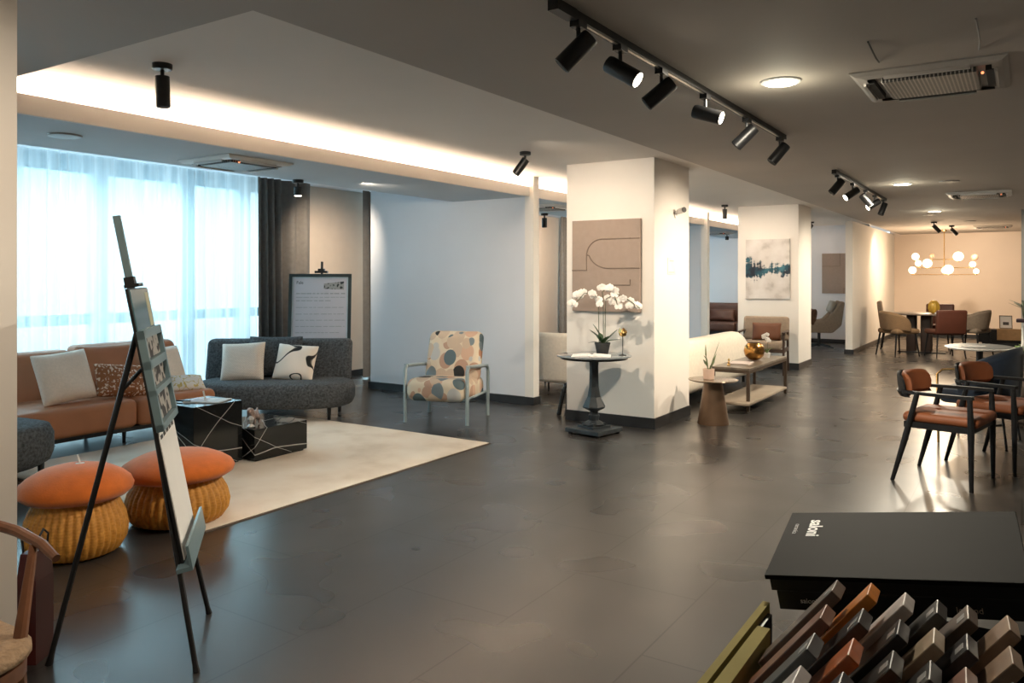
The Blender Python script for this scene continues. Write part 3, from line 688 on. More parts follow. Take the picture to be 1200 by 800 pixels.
b = BM(); box(b, -.02, .02, -.012, .012, 0, .004); box(b, -.003, .003, -.01, .01, .0, .05, M=Matrix.Rotation(R(-15), 4, 'Y')); obj('tag_plate', b, PAPER, t, False)

# ------------------------------------------------------------------ easels
def frame_bm(w, h, bar, d, M):
    b = BM()
    for a in ((-w/2, -w/2+bar, 0, h), (w/2-bar, w/2, 0, h), (-w/2, w/2, 0, bar), (-w/2, w/2, h-bar, h)):
        box(b, a[0], a[1], -d, 0, a[2], a[3], M=M)
    return b
# near easel, seen almost edge on: local x = board width, local -y = board front
W1 = Vector((-.76, .65, 0)).normalized(); C0 = Vector((-2.655, 1.895, 0)); T0 = Vector((-2.82, 1.645, 1.628))
ez = thing('display_easel', 'tall black tripod easel standing beside the left pillar', 'easel', (C0.x, C0.y, 0))
def loc(p): return Vector(p)-C0
hw = .255
for s_ in (-1, 1):
    foot = C0+W1*hw*s_; top = C0+(T0-C0)*.80
    b = BM(); tube(b, [loc(foot), loc(foot+(top-foot)*.02), loc(top)], [.013, .010, .011], 8); obj('leg', b, BLK, ez)
hinge = C0+(T0-C0)*.75; rear = Vector((-2.955, 1.47, 0))
b = BM(); tube(b, [loc(rear), loc(rear+(hinge-rear)*.03), loc(hinge)], [.013, .010, .011], 8); obj('leg', b, BLK, ez)
b = BM(); tube(b, [loc(C0+(T0-C0)*.66), loc(rear+(hinge-rear)*.80)], .007, 8); obj('hinge_strut', b, BLK, ez)
N1 = (T0-C0).normalized().cross(W1).normalized()
if N1.y < 0: N1 = -N1
UP1 = (T0-C0).normalized()
b = BM(); 
Mz = Matrix((( *[W1.x, N1.x, UP1.x], 0), (*[W1.y, N1.y, UP1.y], 0), (*[W1.z, N1.z, UP1.z], 0), (0, 0, 0, 1)))
def ez_box(x0, x1, y0, y1, z0, z1, bev=0):   # x along width, y out of the front, z up the slope
    b = BM(); box(b, x0, x1, y0, y1, z0, z1, M=Mz, bev=bev); return b
obj('mast', ez_box(-.013, .013, -.012, .012, 1.15, (T0-C0).length), TEAL, ez, False)
b = ez_box(-.05, .05, -.015, .035, 1.385, 1.397); box(b, -.025, .025, -.016, .018, 1.397, 1.425, M=Mz); obj('top_clamp', b, BLK, ez, False)
b = ez_box(-.25, .25, 0, .055, .36, .375); box(b, -.25, .25, .045, .055, .375, .45, M=Mz); box(b, -.03, .03, -.03, 0, .30, .39, M=Mz); obj('ledge', b, TEAL, ez, False)
pb = thing('display_board', 'tall framed display board with photos and white text sheet on the near easel', 'display board', (C0.x, C0.y, 0))
obj('backing', ez_box(-.20, .20, .012, .022, .378, 1.38), BLK, pb, False)
obj('glass_top_sheet', ez_box(-.19, .19, .022, .026, 1.22, 1.375), GLASSY, pb, False)
obj('side_strip', ez_box(.10, .165, .026, .0275, 1.23, 1.36), mat('pale_yellow_print', (.55, .52, .36), .5), pb, False)
obj('white_sheet', ez_box(-.19, .19, .022, .025, .385, .86), PAPER, pb, False)
b = ez_box(-.205, -.18, .02, .045, .86, 1.225)
for a in ((.18, .205, .86, 1.225), (-.205, .205, .86, .885), (-.205, .205, .99, 1.01), (-.205, .205, 1.085, 1.115), (-.205, .205, 1.195, 1.225)): box(b, a[0], a[1], .02, .045, a[2], a[3], M=Mz)
obj('photo_frame', b, TEAL, pb, False)
for z0, z1 in ((.888, .988), (1.012, 1.082), (1.118, 1.192)): obj('photo', ez_box(-.18, .18, .022, .028, z0, z1), STRIPE, pb, False)
b = BM()
for q in range(5): box(b, -.175+q*.07, -.125+q*.07, .025, .0258, .828, .842, M=Mz)
obj('heading_line', b, INK, pb, False)

# far easel with framed poster, facing the camera
e2 = thing('poster_easel', 'black tripod easel behind the grey sofa', 'easel', (-6.66, 6.25, 0), R(36))
def E2(x0, x1, y0, y1, z0, z1): return bx(x0, x1, y0, y1, z0, z1, M=Matrix.Rotation(R(-6), 4, 'X'))
for s_ in (-1, 1):
    b = BM(); tube(b, [(s_*.30, -.02, 0), (s_*.02, .13, 1.35)], .012, 8); obj('leg', b, BLK, e2)
b = BM(); tube(b, [(0, .55, 0), (0, .15, 1.2)], .012, 8); obj('leg', b, BLK, e2)
b = BM(); tube(b, [(0, .12, 1.15), (0, .17, 1.58)], .014, 8); obj('mast', b, BLK, e2)
b = BM(); box(b, -.07, .07, .09, .17, 1.45, 1.475); box(b, -.035, .035, .10, .17, 1.47, 1.50); obj('top_clamp', b, BLK, e2, False)
b = BM(); box(b, -.33, .33, -.03, .06, .455, .472); obj('ledge', b, BLK, e2, False)
fp = thing('framed_poster', 'white information poster with small photo in dark green frame behind the grey sofa', 'poster', (-6.66, 6.25, .474), R(36))
FM = Matrix.Translation((0, -.01, 0)) @ Matrix.Rotation(R(-6), 4, 'X')
obj('frame', frame_bm(.70, .97, .035, .03, FM), mat('dark_green_frame', (.035, .05, .05), .4), fp, False)
b = BM(); box(b, -.32, .32, -.012, -.004, .03, .94, M=FM); obj('sheet', b, mat('lilac_white_print', (.66, .62, .66), .35, vary=.02), fp, False)
b = frame_bm(.632, .902, .018, .006, FM @ Matrix.Translation((0, -.012, .034))); obj('mount', b, mat('silver_mount', (.55, .62, .66), .3), fp, False)
b = BM(); pts = [(.04, .86), (.265, .885), (.265, .79), (.04, .80)]
prism(b, pts, .012, .0135, M=FM @ Matrix.Rotation(PI/2, 4, 'X')); obj('photo', b, STRIPE, fp, False)
obj('heading', text_bm('Fale', .05, FM @ Matrix.Translation((-.27, -.013, .845)) @ Matrix.Rotation(PI/2, 4, 'X')), INK, fp, False)
for z, h, x1 in ((.74, .022, .27), (.70, .012, .27), (.66, .016, .1), (.585, .012, .27), (.51, .012, .27), (.44, .012, .27), (.37, .012, .27), (.30, .012, .2), (.23, .012, .25), (.16, .012, .1)):
    x = -.27; b = BM()
    while x < x1:
        w = random.uniform(.03, .075); box(b, x, min(x+w, .28), -.0133, -.012, z, z+h*.6, M=FM); x += w+random.uniform(.006, .02)
    obj('text_line', b, INKG, fp, False)

# ------------------------------------------------------------------ armchair with oval print
ac = thing('print_armchair', 'low armchair in multicoloured oval print with pale blue-grey tubular frame', 'armchair', (-4.80, 6.20, 0), R(16))
for x in (-.32, .32):
    b = BM(); tube(b, [(x, -.30, 0), (x, -.30, .50), (x, -.275, .54), (x, -.24, .545), (x, .26, .51), (x, .30, .48), (x, .31, .44), (x, .30, 0)], .018, 10); obj('arm_frame', b, GREYM, ac)
    b = BM(); box(b, x-.028, x+.028, -.27, .25, .540, .562, bev=.008); 
    for v in b.verts: v.co.z -= (v.co.y+.27)*.065
    obj('armrest', b, GREYM, ac)
b = BM(); tube(b, [(-.32, -.28, .24), (.32, -.28, .24)], .014, 8); tube(b, [(-.32, .28, .24), (.32, .28, .24)], .014, 8); tube(b, [(-.30, -.28, .24), (-.30, .28, .24)], .012, 8); tube(b, [(.30, -.28, .24), (.30, .28, .24)], .012, 8); obj('seat_frame', b, GREYM, ac)
b = BM(); box(b, -.295, .295, -.37, .30, .20, .42, bev=.08, seg=6)
for v in b.verts: v.co.z += -.07*(v.co.y+.0)*.6
obj('seat_cushion', b, OVALS, ac)
b = BM(); box(b, -.29, .29, -.08, .09, 0, .50, bev=.075, seg=6)
for v in b.verts: v.co.y += .30*v.co.z + .12; v.co.z += .35; v.co.x *= 1-.06*max(0, v.co.z-.6)
obj('back_cushion', b, OVALS, ac)

# ------------------------------------------------------------------ pedestal table with orchid
pt_ = thing('pedestal_table', 'round glass-topped table on a faceted black pedestal beside the column', 'side table', (-3.24, 6.33, 0))
b = BM(); lathe(b, [(.325, 0), (.335, .005), (.335, .012), (.325, .016)], 56, c=(0, 0, .690)); obj('tabletop', b, mat('smoked_glass_top', (.20, .23, .25), .08, vary=.1), pt_)
b = BM(); lathe(b, [(.30, 0), (.305, .01), (.30, .015)], 48, c=(0, 0, .672)); obj('lower_disc', b, BLK, pt_)
PED = mat('patinated_black_iron', (.022, .028, .033), .45, vary=.4, scale=20)
b = BM(); lathe(b, [(.10, .09), (.045, .12), (.052, .165), (.040, .175), (.038, .20), (.105, .235), (.105, .245), (.062, .33), (.045, .42), (.040, .60), (.048, .672)], 8); obj('column', b, PED, pt_, False)
b = BM(); box(b, -.105, .105, -.105, .105, .055, .075); box(b, -.075, .075, -.075, .075, .075, .10); obj('step', b, PED, pt_, False).rotation_euler = (0, 0, R(-22))
b = BM(); box(b, -.185, .185, -.185, .185, .018, .056, bev=.006); obj('base_plate', b, PED, pt_, False).rotation_euler = (0, 0, R(-10))
for x in (-.15, .15):
    for y in (-.15, .15):
        b = BM(); lathe(b, [(.018, 0), (.02, .01), (.02, .019)], 12, c=(0, 0, 0)); o = obj('foot', b, BLK, pt_); o.location = Matrix.Rotation(R(-10), 3, 'Z') @ Vector((x, y, 0))
def leaf_bm(pts, w, n=9):
    """folded strap leaf along a polyline"""
    b = BM(); pts = [Vector(p) for p in pts]; A = []
    for i in range(n+1):
        f = i/n*(len(pts)-1); k = min(int(f), len(pts)-2); p = pts[k].lerp(pts[k+1], f-k)
        d = (pts[k+1]-pts[k]).normalized(); s_ = d.cross(Vector((0, 0, 1)))
        s_ = s_.normalized() if s_.length > .05 else Vector((1, 0, 0))
        ww = w*math.sin(PI*(.08+.88*i/n))**.7
        up = s_.cross(d)
        A.append([b.verts.new(p-s_*ww+up*ww*.25), b.verts.new(p), b.verts.new(p+s_*ww+up*ww*.25)])
    for P, Q in zip(A, A[1:]):
        for k in range(2): b.faces.new((P[k], P[k+1], Q[k+1], Q[k]))
    return b
orc = thing('potted_orchid', 'white orchid in a charcoal pot on the round pedestal table', 'orchid', (-3.20, 6.42, .706))
b = BM(); lathe(b, [(.048, 0), (.052, .004), (.068, .088), (.072, .092), (.072, .105), (.062, .105), (.06, .088), (.01, .085)], 32); obj('pot', b, POTB, orc)
b = BM(); lathe(b, [(.061, .085), (.04, .094), (.008, .098)], 20); obj('moss', b, mat('dark_moss', (.04, .035, .02), .9, vary=.4, scale=60), orc)
rt = Vector((.838, .545, 0)); fw = Vector((-.545, .838, 0))
def O(r, f, z): return rt*r+fw*f+Vector((0, 0, z))
for pts, w in (([O(0, 0, .09), O(-.05, -.02, .16), O(-.12, -.03, .22)], .045), ([O(0, 0, .09), O(-.03, .02, .18), O(-.085, .02, .27)], .045), ([O(0, 0, .09), O(.06, -.02, .15), O(.14, -.03, .23)], .038), ([O(0, 0, .09), O(.07, .02, .12), O(.17, .03, .13)], .028), ([O(0, 0, .09), O(.02, -.05, .14), O(.05, -.09, .17)], .022), ([O(0, 0, .09), O(-.07, 0, .11), O(-.13, .01, .10)], .022)):
    obj('leaf', leaf_bm(pts, w), LEAF, orc, keep=180)
STEM = mat('green_brown_stem', (.07, .09, .04), .5)
stems = [[O(-.03, 0, .09), O(-.035, 0, .35), O(-.04, 0, .50), O(-.09, -.02, .555), O(-.17, -.04, .55), O(-.24, -.05, .47)],
         [O(.01, .01, .09), O(.01, .02, .40), O(.0, .01, .56), O(.05, -.01, .61), O(.10, -.02, .56), O(.13, -.03, .45)],
         [O(.02, -.01, .09), O(.025, -.01, .38), O(.03, -.01, .50), O(.12, -.02, .55), O(.22, -.03, .50), O(.33, -.04, .42)]]
for p in stems:
    b = BM(); tube(b, p, .0035, 6); obj('stem', b, STEM, orc)
def blossom(c, s, face):
    b = BM(); face = Vector(face).normalized(); u = face.cross(Vector((0, 0, 1))).normalized(); v = u.cross(face)
    for ang, L, w in ((90, 1, .42), (210, .95, .42), (330, .95, .42), (20, 1.05, .62), (160, 1.05, .62)):
        a = R(ang); d = u*math.cos(a)+v*math.sin(a); sd = face.cross(d)
        n = 5; A = []
        for i in range(n+1):
            f = i/n; ww = w*s*math.sin(PI*(.06+.86*f))**.8; p = Vector(c)+d*s*L*f+face*(.12*s*math.sin(PI*f))
            A.append([b.verts.new(p-sd*ww), b.verts.new(p+face*.05*s), b.verts.new(p+sd*ww)])
        for P, Q in zip(A, A[1:]):
            for k in range(2): b.faces.new((P[k], P[k+1], Q[k+1], Q[k]))
    ball(b, Vector(c)+face*s*.12, s*.18, n=8)
    return b
rnd = random.Random(3)
flowers = []
for r, z, k in ((-.26, .47, 3), (-.22, .52, 3), (-.17, .55, 2), (-.09, .53, 3), (-.05, .47, 2), (.0, .60, 3), (.05, .58, 4), (.10, .56, 3), (.11, .49, 3), (.13, .41, 2), (.19, .50, 2), (.23, .46, 3), (.28, .43, 2), (.33, .42, 2), (.05, .53, 2)):
    for q in range(k):
        flowers.append((r+rnd.uniform(-.025, .025), rnd.uniform(-.05, .04), z+rnd.uniform(-.025, .025)))
for r, f, z in flowers:
    obj('blossom', blossom(O(r, f, z), .036, (-fw*1.0+rt*rnd.uniform(-.6, .6)+Vector((0, 0, rnd.uniform(-.3, .4))))), PETAL, orc, keep=180)
t = thing('open_book', 'open white catalogue lying on the round pedestal table', 'book', (-3.20, 6.20, .707), R(25))
b = BM(); 
for s_ in (-1, 1):
    P = [(0, 0), (s_*.02, .014), (s_*.08, .012), (s_*.17, .004), (s_*.17, .0)]
    if s_ < 0: P = P[::-1]
    prism(b, P, -.12, .12, M=Matrix.Rotation(PI/2, 4, 'X'))
obj('pages', b, PAPER, t, False)
b = BM(); box(b, .03, .15, -.10, .04, .0095, .0125, M=Matrix.Rotation(R(5), 4, 'Y')); obj('printed_photo', b, mat('dark_print', (.06, .05, .05), .4), t, False)
t = thing('lotus_candle_holder', 'gold lotus candle holder on a thin black stem', 'candle holder', (-3.00, 6.42, .706))
b = BM(); lathe(b, [(.035, 0), (.035, .005), (.004, .008), (.0035, .17)], 20); obj('stem', b, BLK, t)
b = BM(); lathe(b, [(.01, .165), (.03, .175), (.036, .20), (.028, .205)], 16)
obj('cup', b, BRASS, t)
for k in range(10):
    a = 2*PI*k/10; d = Vector((math.cos(a), math.sin(a), 0)); L = .03 if k % 2 else .022
    obj('petal', leaf_bm([d*.008+Vector((0, 0, .175)), d*.034+Vector((0, 0, .20)), d*L+Vector((0, 0, .245 if k % 2 else .235))], .013, 6), BRASS, t, keep=180)

# relief panel and painting
def relief(lab, x0, x1, y, z0, z1, lines, m=TAUPE):
    w, h = x1-x0, z1-z0
    t = thing('relief_panel', lab, 'wall art', (x0, y, z0))
    obj('panel', bx(0, w, -.035, 0, 0, h, bev=.002), m, t, False)
    for k, L in enumerate(lines):
        b = BM(); pts = [(p[0]*w, -.036, p[1]*h) for p in L]
        tube(b, pts, .0055, 6); obj('relief_ridge', b, mat('taupe_ridge', (.20, .15, .12), .85), t)  # bead darkened in colour to stand in for a relief step's shadow line
def arc(cx, cz, rx, rz, a0, a1, n=10): return [(cx+rx*math.cos(R(a0+(a1-a0)*i/n)), cz+rz*math.sin(R(a0+(a1-a0)*i/n))) for i in range(n+1)]
relief('square-cornered taupe relief panel with raised curved lines on the near column', -3.70, -2.985, 6.799, 1.075, 1.95, [
    [(0, .45), (.22, .45)] + [(.22, .60)] + arc(.45, .61, .23, .18, 180, 90) + [(1, .79)],
    [(.22, .62)] + arc(.55, .66, .30, .19, 195, 270) + [(1, .47)],
    [(.50, .29), (.86, .29), (.86, .35)], [(.86, .78), (.86, .80)]])
relief('taupe relief panel on the far blue-lit wall behind the lounge chair', -3.63, -2.77, 17.798, 1.06, 1.91, [[(.0, .68), (.42, .68), (.42, 1)], [(.5, 0), (.5, .12), (1, .12)]])
t = thing('abstract_painting', 'pale abstract painting with dark teal waterline on the far column', 'painting', (-3.315, 12.34, 1.53))
b = BM(); box(b, -.335, .335, -.03, -.001, -.46, .46); obj('canvas', b, PAINTING, t, False)

# security camera, thermostat-like marks on the column side
t = thing('security_camera', 'small white security camera high on the side of the near column', 'camera', (-2.86, 7.32, 2.04))
b = BM(); tube(b, [(0, 0, -.03), (.012, 0, -.03)], .03, 16); tube(b, [(.01, 0, -.03), (.05, -.01, 0)], .010, 8); obj('bracket', b, PLAST, t)
b = BM(); tube(b, [(.03, -.0, .0), (.10, -.03, .015)], .026, 18); obj('body', b, PLAST, t)
b = BM(); tube(b, [(.10, -.03, .015), (.108, -.034, .016)], .0262, 18); obj('lens', b, BLK, t)
t = thing('wall_sign', 'faint white printed sign on the side face of the near column', 'sign', (-2.86, 7.22, 1.50))
b = BM(); box(b, 0, .004, -.10, .10, -.07, .09); obj('plate', b, mat('off_white_plate', (.74, .70, .66), .6), t, False)
b = BM(); box(b, .004, .0048, -.07, .07, -.055, -.045); box(b, .004, .0048, -.05, .05, .055, .065); obj('faint_line', b, INKG, t, False)

# ------------------------------------------------------------------ cream sofas
c2 = thing('cream_sofa', 'curved cream boucle sofa with its back to the aisle beside the near column', 'sofa', (-3.02, 7.85, 0))
b = BM(); secs = []
for i in range(25):
    f = i/24; y = .02+f*3.25
    top = .70 if f < .70 else .70-.26*(1-math.cos(min(1, (f-.70)/.16)*PI))/2
    top *= min(1, .80+.20*math.sin(min(1, f/.08)*PI/2)) if f < .08 else 1
    if f > .94: top -= .06*((f-.94)/.06)
    bow = -.10*math.sin(PI*f*.5)*0
    thick = .30 if f < .70 else .30+.15*(f-.70)/.30
    endk = math.sin(min(1, f/.05+.25)*PI/2)*math.sin(min(1, (1-f)/.05+.25)*PI/2)
    cx = -.17+bow; L = []
    z0 = .10; hgt = top-z0
    for j in range(20):
        th = 2*PI*j/20; c, s_ = math.cos(th), math.sin(th)
        L.append((cx+thick/2*endk*math.copysign(abs(c)**.55, c)-.10*(max(0, s_))**1*0, y, z0+hgt/2+hgt/2*(.9+.1*endk)*math.copysign(abs(s_)**.6, s_)))
    secs.append(L)
loft(b, secs); obj('backrest', b, CREAM, c2, keep=180)
b = BM(); box(b, -1.02, -.26, .06, 3.1, .10, .40, bev=.10, seg=5); obj('seat', b, CREAM, c2)
for x in (-.85, -.14):
    for y in (.3, 2.7):
        b = BM(); tube(b, [(x, y, 0), (x, y, .12)], .02, 8); obj('leg', b, BLK, c2)
c3 = thing('cream_bench_sofa', 'cream upholstered sofa seen from behind between the slim post and near column', 'sofa', (-5.0, 8.35, 0), R(4))
obj('backrest', bx(-1.1, .95, -.10, .08, .12, .72, bev=.06, seg=5), CREAM, c3)
obj('seat', bx(-1.1, .95, .08, .80, .12, .40, bev=.06, seg=5), CREAM, c3)
for x in (-.9, -.3, .1, .32, .8):
    for y in (0, .7):
        b = BM(); tube(b, [(x, y, 0), (x, y, .13)], .012, 8); obj('leg', b, BLK, c3)
# black folded stand next to the column base
t = thing('folded_stand', 'black splayed floor stand partly hidden behind the column base', 'stand', (-3.89, 7.04, 0))
b = BM(); tube(b, [(-.09, -.05, .0), (-.05, -.02, .25), (.0, .02, .36)], [.022, .02, .016], 8); obj('leg', b, BLK, t)
b = BM(); tube(b, [(.02, -.08, .0), (.02, -.03, .25), (.0, .02, .36)], [.022, .02, .016], 8); obj('leg', b, BLK, t)

# cone side table with plant
ct = thing('cone_side_table', 'bronze round side table on a tapered cone base', 'side table', (-2.50, 7.38, 0))
b = BM(); lathe(b, [(.148, 0), (.148, .006), (.085, .405), (.09, .41)], 48); obj('cone_base', b, BRONZE, ct)
b = BM(); lathe(b, [(.21, 0), (.232, .008), (.235, .014), (.232, .018)], 56, c=(0, 0, .408)); obj('tabletop', b, mat('mottled_bronze_top', (.22, .17, .12), .25, .3, vary=.4, scale=6), ct)
sp = thing('potted_snake_plant', 'small green strap-leaved plant in a pale pink pot on the cone table', 'plant', (-2.53, 7.34, .426))
b = BM(); lathe(b, [(.045, 0), (.05, .005), (.055, .10), (.048, .102), (.044, .085), (.01, .083)], 28); obj('pot', b, POTP, sp)
LEAF2 = mat('mid_green_leaf', (.10, .15, .045), .45, vary=.5, scale=30)
for pts, w in (([O(-.01, 0, .08), O(-.03, 0, .20), O(-.05, 0, .225)], .032), ([O(.01, 0, .08), O(.05, 0, .20), O(.10, -.01, .36)], .018), ([O(0, 0, .08), O(-.025, .01, .22), O(-.03, .0, .33)], .007), ([O(.01, .01, .08), O(.06, .02, .17), O(.08, .02, .24)], .026), ([O(0, -.01, .08), O(-.03, -.01, .14), O(-.055, -.02, .19)], .026), ([O(0, -.01, .08), O(.02, -.03, .14), O(.05, -.03, .17)], .014)):
    obj('leaf', leaf_bm(pts, w), LEAF2, sp, keep=180)

# rectangular coffee table
cf = thing('coffee_table', 'long walnut and metal coffee table with lower shelf in the aisle', 'coffee table', (-2.60, 9.0, 0), R(0))
obj('tabletop', bx(-.20, .20, -.78, .78, .425, .450, bev=.004), mat('dark_mottled_top', (.16, .13, .10), .3, vary=.3, scale=10), cf, False)
b = BM()
for a in ((-.20, .20, -.78, -.75), (-.20, .20, .75, .78), (-.20, -.18, -.78, .78), (.18, .20, -.78, .78)): box(b, *a, .395, .425)
BRT = mat('dark_bronze_frame', (.085, .058, .040), .4, .3)
obj('apron', b, BRT, cf, False)
for x in (-.185, .185):
    for y in (-.765, .765):
        obj('leg', bx(x-.016, x+.016, y-.016, y+.016, 0, .425), BRT, cf, False)
obj('shelf', bx(-.17, .24, -.90, .62, .075, .105, bev=.012), mat('greige_lacquer', (.36, .29, .22), .4, vary=.1), cf)
gb = thing('gold_bowl', 'round hammered gold bowl on the long coffee table', 'bowl', (-2.60, 9.10, .452))
b = BM(); lathe(b, [(r*.82, z*.82) for r, z in ((.03, 0), (.075, .012), (.125, .06), (.143, .125), (.13, .19), (.09, .235), (.078, .24), (.08, .23), (.115, .185), (.128, .13), (.11, .07), (.05, .02), (.005, .018))], 40); obj('vessel', b, GOLD, gb)
t = thing('magazine', 'pale magazine lying beside the gold bowl on the coffee table', 'magazine', (-2.62, 8.66, .451), R(6)); obj('pages', bx(-.11, .11, -.15, .15, 0, .012), mat('pale_cover', (.62, .52, .48), .4, vary=.1, scale=12), t, False)
t = thing('brass_figurine', 'tiny bright brass figurine at the near end of the coffee table', 'ornament', (-2.66, 8.36, .451))
b = BM(); lathe(b, [(.018, 0), (.018, .01), (.009, .02), (.013, .04), (.006, .05), (.012, .065), (.004, .08)], 14); obj('figure', b, BRASS, t)
t = thing('white_flower_pot', 'small white flowering plant at the far end of the coffee table', 'plant', (-2.55, 9.45, .451))
b = BM(); lathe(b, [(.03, 0), (.04, .06), (.034, .06), (.01, .05)], 20); obj('pot', b, PLAST, t)
for p, w in (([(0, 0, .05), (.03, .02, .10), (.06, .03, .12)], .02), ([(0, 0, .05), (-.03, .0, .10), (-.06, -.01, .11)], .02), ([(0, 0, .05), (0, -.03, .10), (.01, -.06, .10)], .02)):
    obj('leaf', leaf_bm(p, w), LEAF2, t, keep=180)
b = BM(); tube(b, [(0, 0, .05), (.01, 0, .17), (-.01, 0, .23)], .003, 6); obj('stem', b, STEM, t)
for k in range(5): obj('blossom', blossom((-.01+.03*math.cos(k*1.3), .02*math.sin(k*1.3), .20+.018*k), .028, (.2, -1, .1)), PETAL, t, keep=180)

# taupe armchair with rust cushion before the far column
a2 = thing('wood_armchair', 'dark wood armchair with taupe upholstery before the painting column', 'armchair', (-3.22, 11.75, 0), R(8))
obj('backrest', bx(-.33, .33, -.05, .05, 0, .36, bev=.045, seg=5, M=Matrix.Translation((0, .26, .46)) @ Matrix.Rotation(R(-12), 4, 'X')), TAUPEF, a2)
obj('seat', bx(-.28, .28, -.30, .28, .36, .47, bev=.04, seg=4), TAUPEF, a2)
for s_ in (-1, 1):
    b = BM(); tube(b, [(s_*.31, -.30, 0), (s_*.31, -.27, .60)], [.014, .018], 8); obj('leg', b, WOOD, a2)
    b = BM(); tube(b, [(s_*.31, .36, 0), (s_*.31, .24, .62)], [.014, .018], 8); obj('leg', b, WOOD, a2)
    obj('armrest', bx(s_*.31-.022, s_*.31+.022, -.32, .30, .595, .62, bev=.008), WOOD, a2)
    obj('side_rail', bx(s_*.31-.012, s_*.31+.012, -.29, .30, .32, .37), WOOD, a2, False)
obj('front_rail', bx(-.30, .30, -.29, -.265, .32, .37), WOOD, a2, False)
pillow('throw_cushion', 'rust leather lumbar cushion on the taupe wooden armchair', mat('deep_rust_leather', (.12, .038, .012), .6), .44, .28, .12, (-3.20, 11.84, .60), R(8), R(14))

# brown sofa in the farthest bay
bs = thing('brown_leather_sofa', 'brown leather sofa against the blue-lit wall in the farthest bay', 'sofa', (-5.3, 17.0, 0))
obj('backrest', bx(-.82, 1.1, .10, .34, .25, .84, bev=.06, seg=4), BROWNL, bs)
for x0, x1 in ((-.66, .18), (.19, 1.0)): obj('seat', bx(x0, x1, -.50, .12, .25, .44, bev=.05, seg=4), BROWNL, bs)
for x0, x1 in ((-.84, -.66), (1.0, 1.15)): obj('side_panel', bx(x0, x1, -.42, .36, .0, .60 if x0 > 0 else .82, bev=.03, seg=3), mat('dark_brown_leather', (.05, .022, .016), .6), bs)
obj('base', bx(-.66, 1.0, -.42, .3, .04, .25), BLK, bs, False)
pillow('throw_cushion', 'brown leather lumbar cushion on the brown sofa', BROWNL, .62, .28, .14, (-5.55, 16.96, .58), 0, R(16))
t = thing('wooden_side_box', 'small orange wood box table peeking above the cream sofa beside the column', 'side table', (-5.3, 13.75, 0))
obj('carcass', bx(-.22, .22, -.2, .2, .04, .42), OAK, t, False); obj('plinth', bx(-.18, .18, -.16, .16, 0, .04), BLK, t, False)

# lounge chair and stool by the far wall
lc = thing('lounge_chair', 'taupe swivel lounge chair turned to the left beyond the far column', 'lounge chair', (-3.45, 16.6, 0), R(-72))
MX = Matrix(((0, 0, 1, 0), (1, 0, 0, 0), (0, 1, 0, 0), (0, 0, 0, 1)))
b = BM(); prism(b, [(-.42, .31), (-.44, .42), (.05, .45), (.20, .58), (.34, .93), (.43, .92), (.37, .48), (.22, .31)], -.27, .27, M=MX)
o = obj('shell', b, TAUPEF, lc); m_ = o.modifiers.new('round', 'BEVEL'); m_.width = .03; m_.segments = 3
for s_ in (-1, 1):
    b = BM(); prism(b, [(-.40, .31), (-.43, .50), (.08, .56), (.24, .74), (.36, .94), (.44, .92), (.38, .46), (.22, .31)], -.04, .04, M=Matrix.Translation((s_*.30, 0, 0)) @ MX); o = obj('side_wing', b, TAUPEF, lc)
    m_ = o.modifiers.new('round', 'BEVEL'); m_.width = .03; m_.segments = 3
obj('head_cushion', bx(-.25, .25, -.05, .05, -.12, .12, bev=.045, seg=4, M=Matrix.Translation((0, .23, .82)) @ Matrix.Rotation(R(-20), 4, 'X')), mat('grey_taupe_cushion', (.33, .30, .26), .9), lc)
b = BM(); tube(b, [(0, 0, .02), (0, 0, .34)], .03, 12); obj('swivel_post', b, BLK, lc)
for k in range(4):
    a = PI/4+k*PI/2; b = BM(); tube(b, [(0, 0, .06), (.34*math.cos(a), .34*math.sin(a), .012)], [.02, .012], 8); obj('foot', b, BLK, lc)
pillow('round_cushion', 'dark brown round cushion on the lounge chair', mat('dark_brown_fur', (.10, .045, .022), .95, vary=.3, scale=40), .30, .34, .14, (-3.53, 16.35, .62), R(-60), R(10))

# ------------------------------------------------------------------ dining group at the far end
dt = thing('dining_table', 'oval dining table on dark slab pedestals under the chandelier', 'dining table', (-1.50, 16.6, 0))
b = BM(); lathe(b, [(.62, 0), (.66, .012), (.66, .025), (.65, .03)], 56, c=(0, 0, .70), sx=1.15, sy=.75); obj('tabletop', b, mat('taupe_stone_top', (.28, .22, .18), .3, vary=.1), dt)
obj('pedestal', bx(-.36, -.20, -.16, .16, 0, .70, bev=.03), mat('dark_fluted_wood', (.04, .022, .016), .5), dt)
obj('pedestal', bx(-.12, .06, -.16, .16, 0, .70, bev=.03), mat('dark_fluted_wood', (.04, .022, .016), .5), dt)
obj('foot_plate', bx(-.5, .3, -.22, .22, 0, .02), BLK, dt, False)
t = thing('gourd_vase', 'yellow gold lobed vase on the oval dining table', 'vase', (-1.40, 16.5, .731))
b = BM(); lathe(b, [(.04, 0), (.085, .03), (.105, .10), (.095, .18), (.05, .24), (.02, .245)], 96, rib=-.14, ribn=8); obj('vessel', b, mat('yellow_gold_glaze', (.62, .38, .05), .35, .1, vary=.1), t, keep=180)
t = thing('napkin_stack', 'small white folded napkins beside the gold vase', 'napkin', (-1.28, 16.3, .731)); obj('cloth', bx(-.09, .09, -.06, .06, 0, .03, bev=.01), PAPER, t)
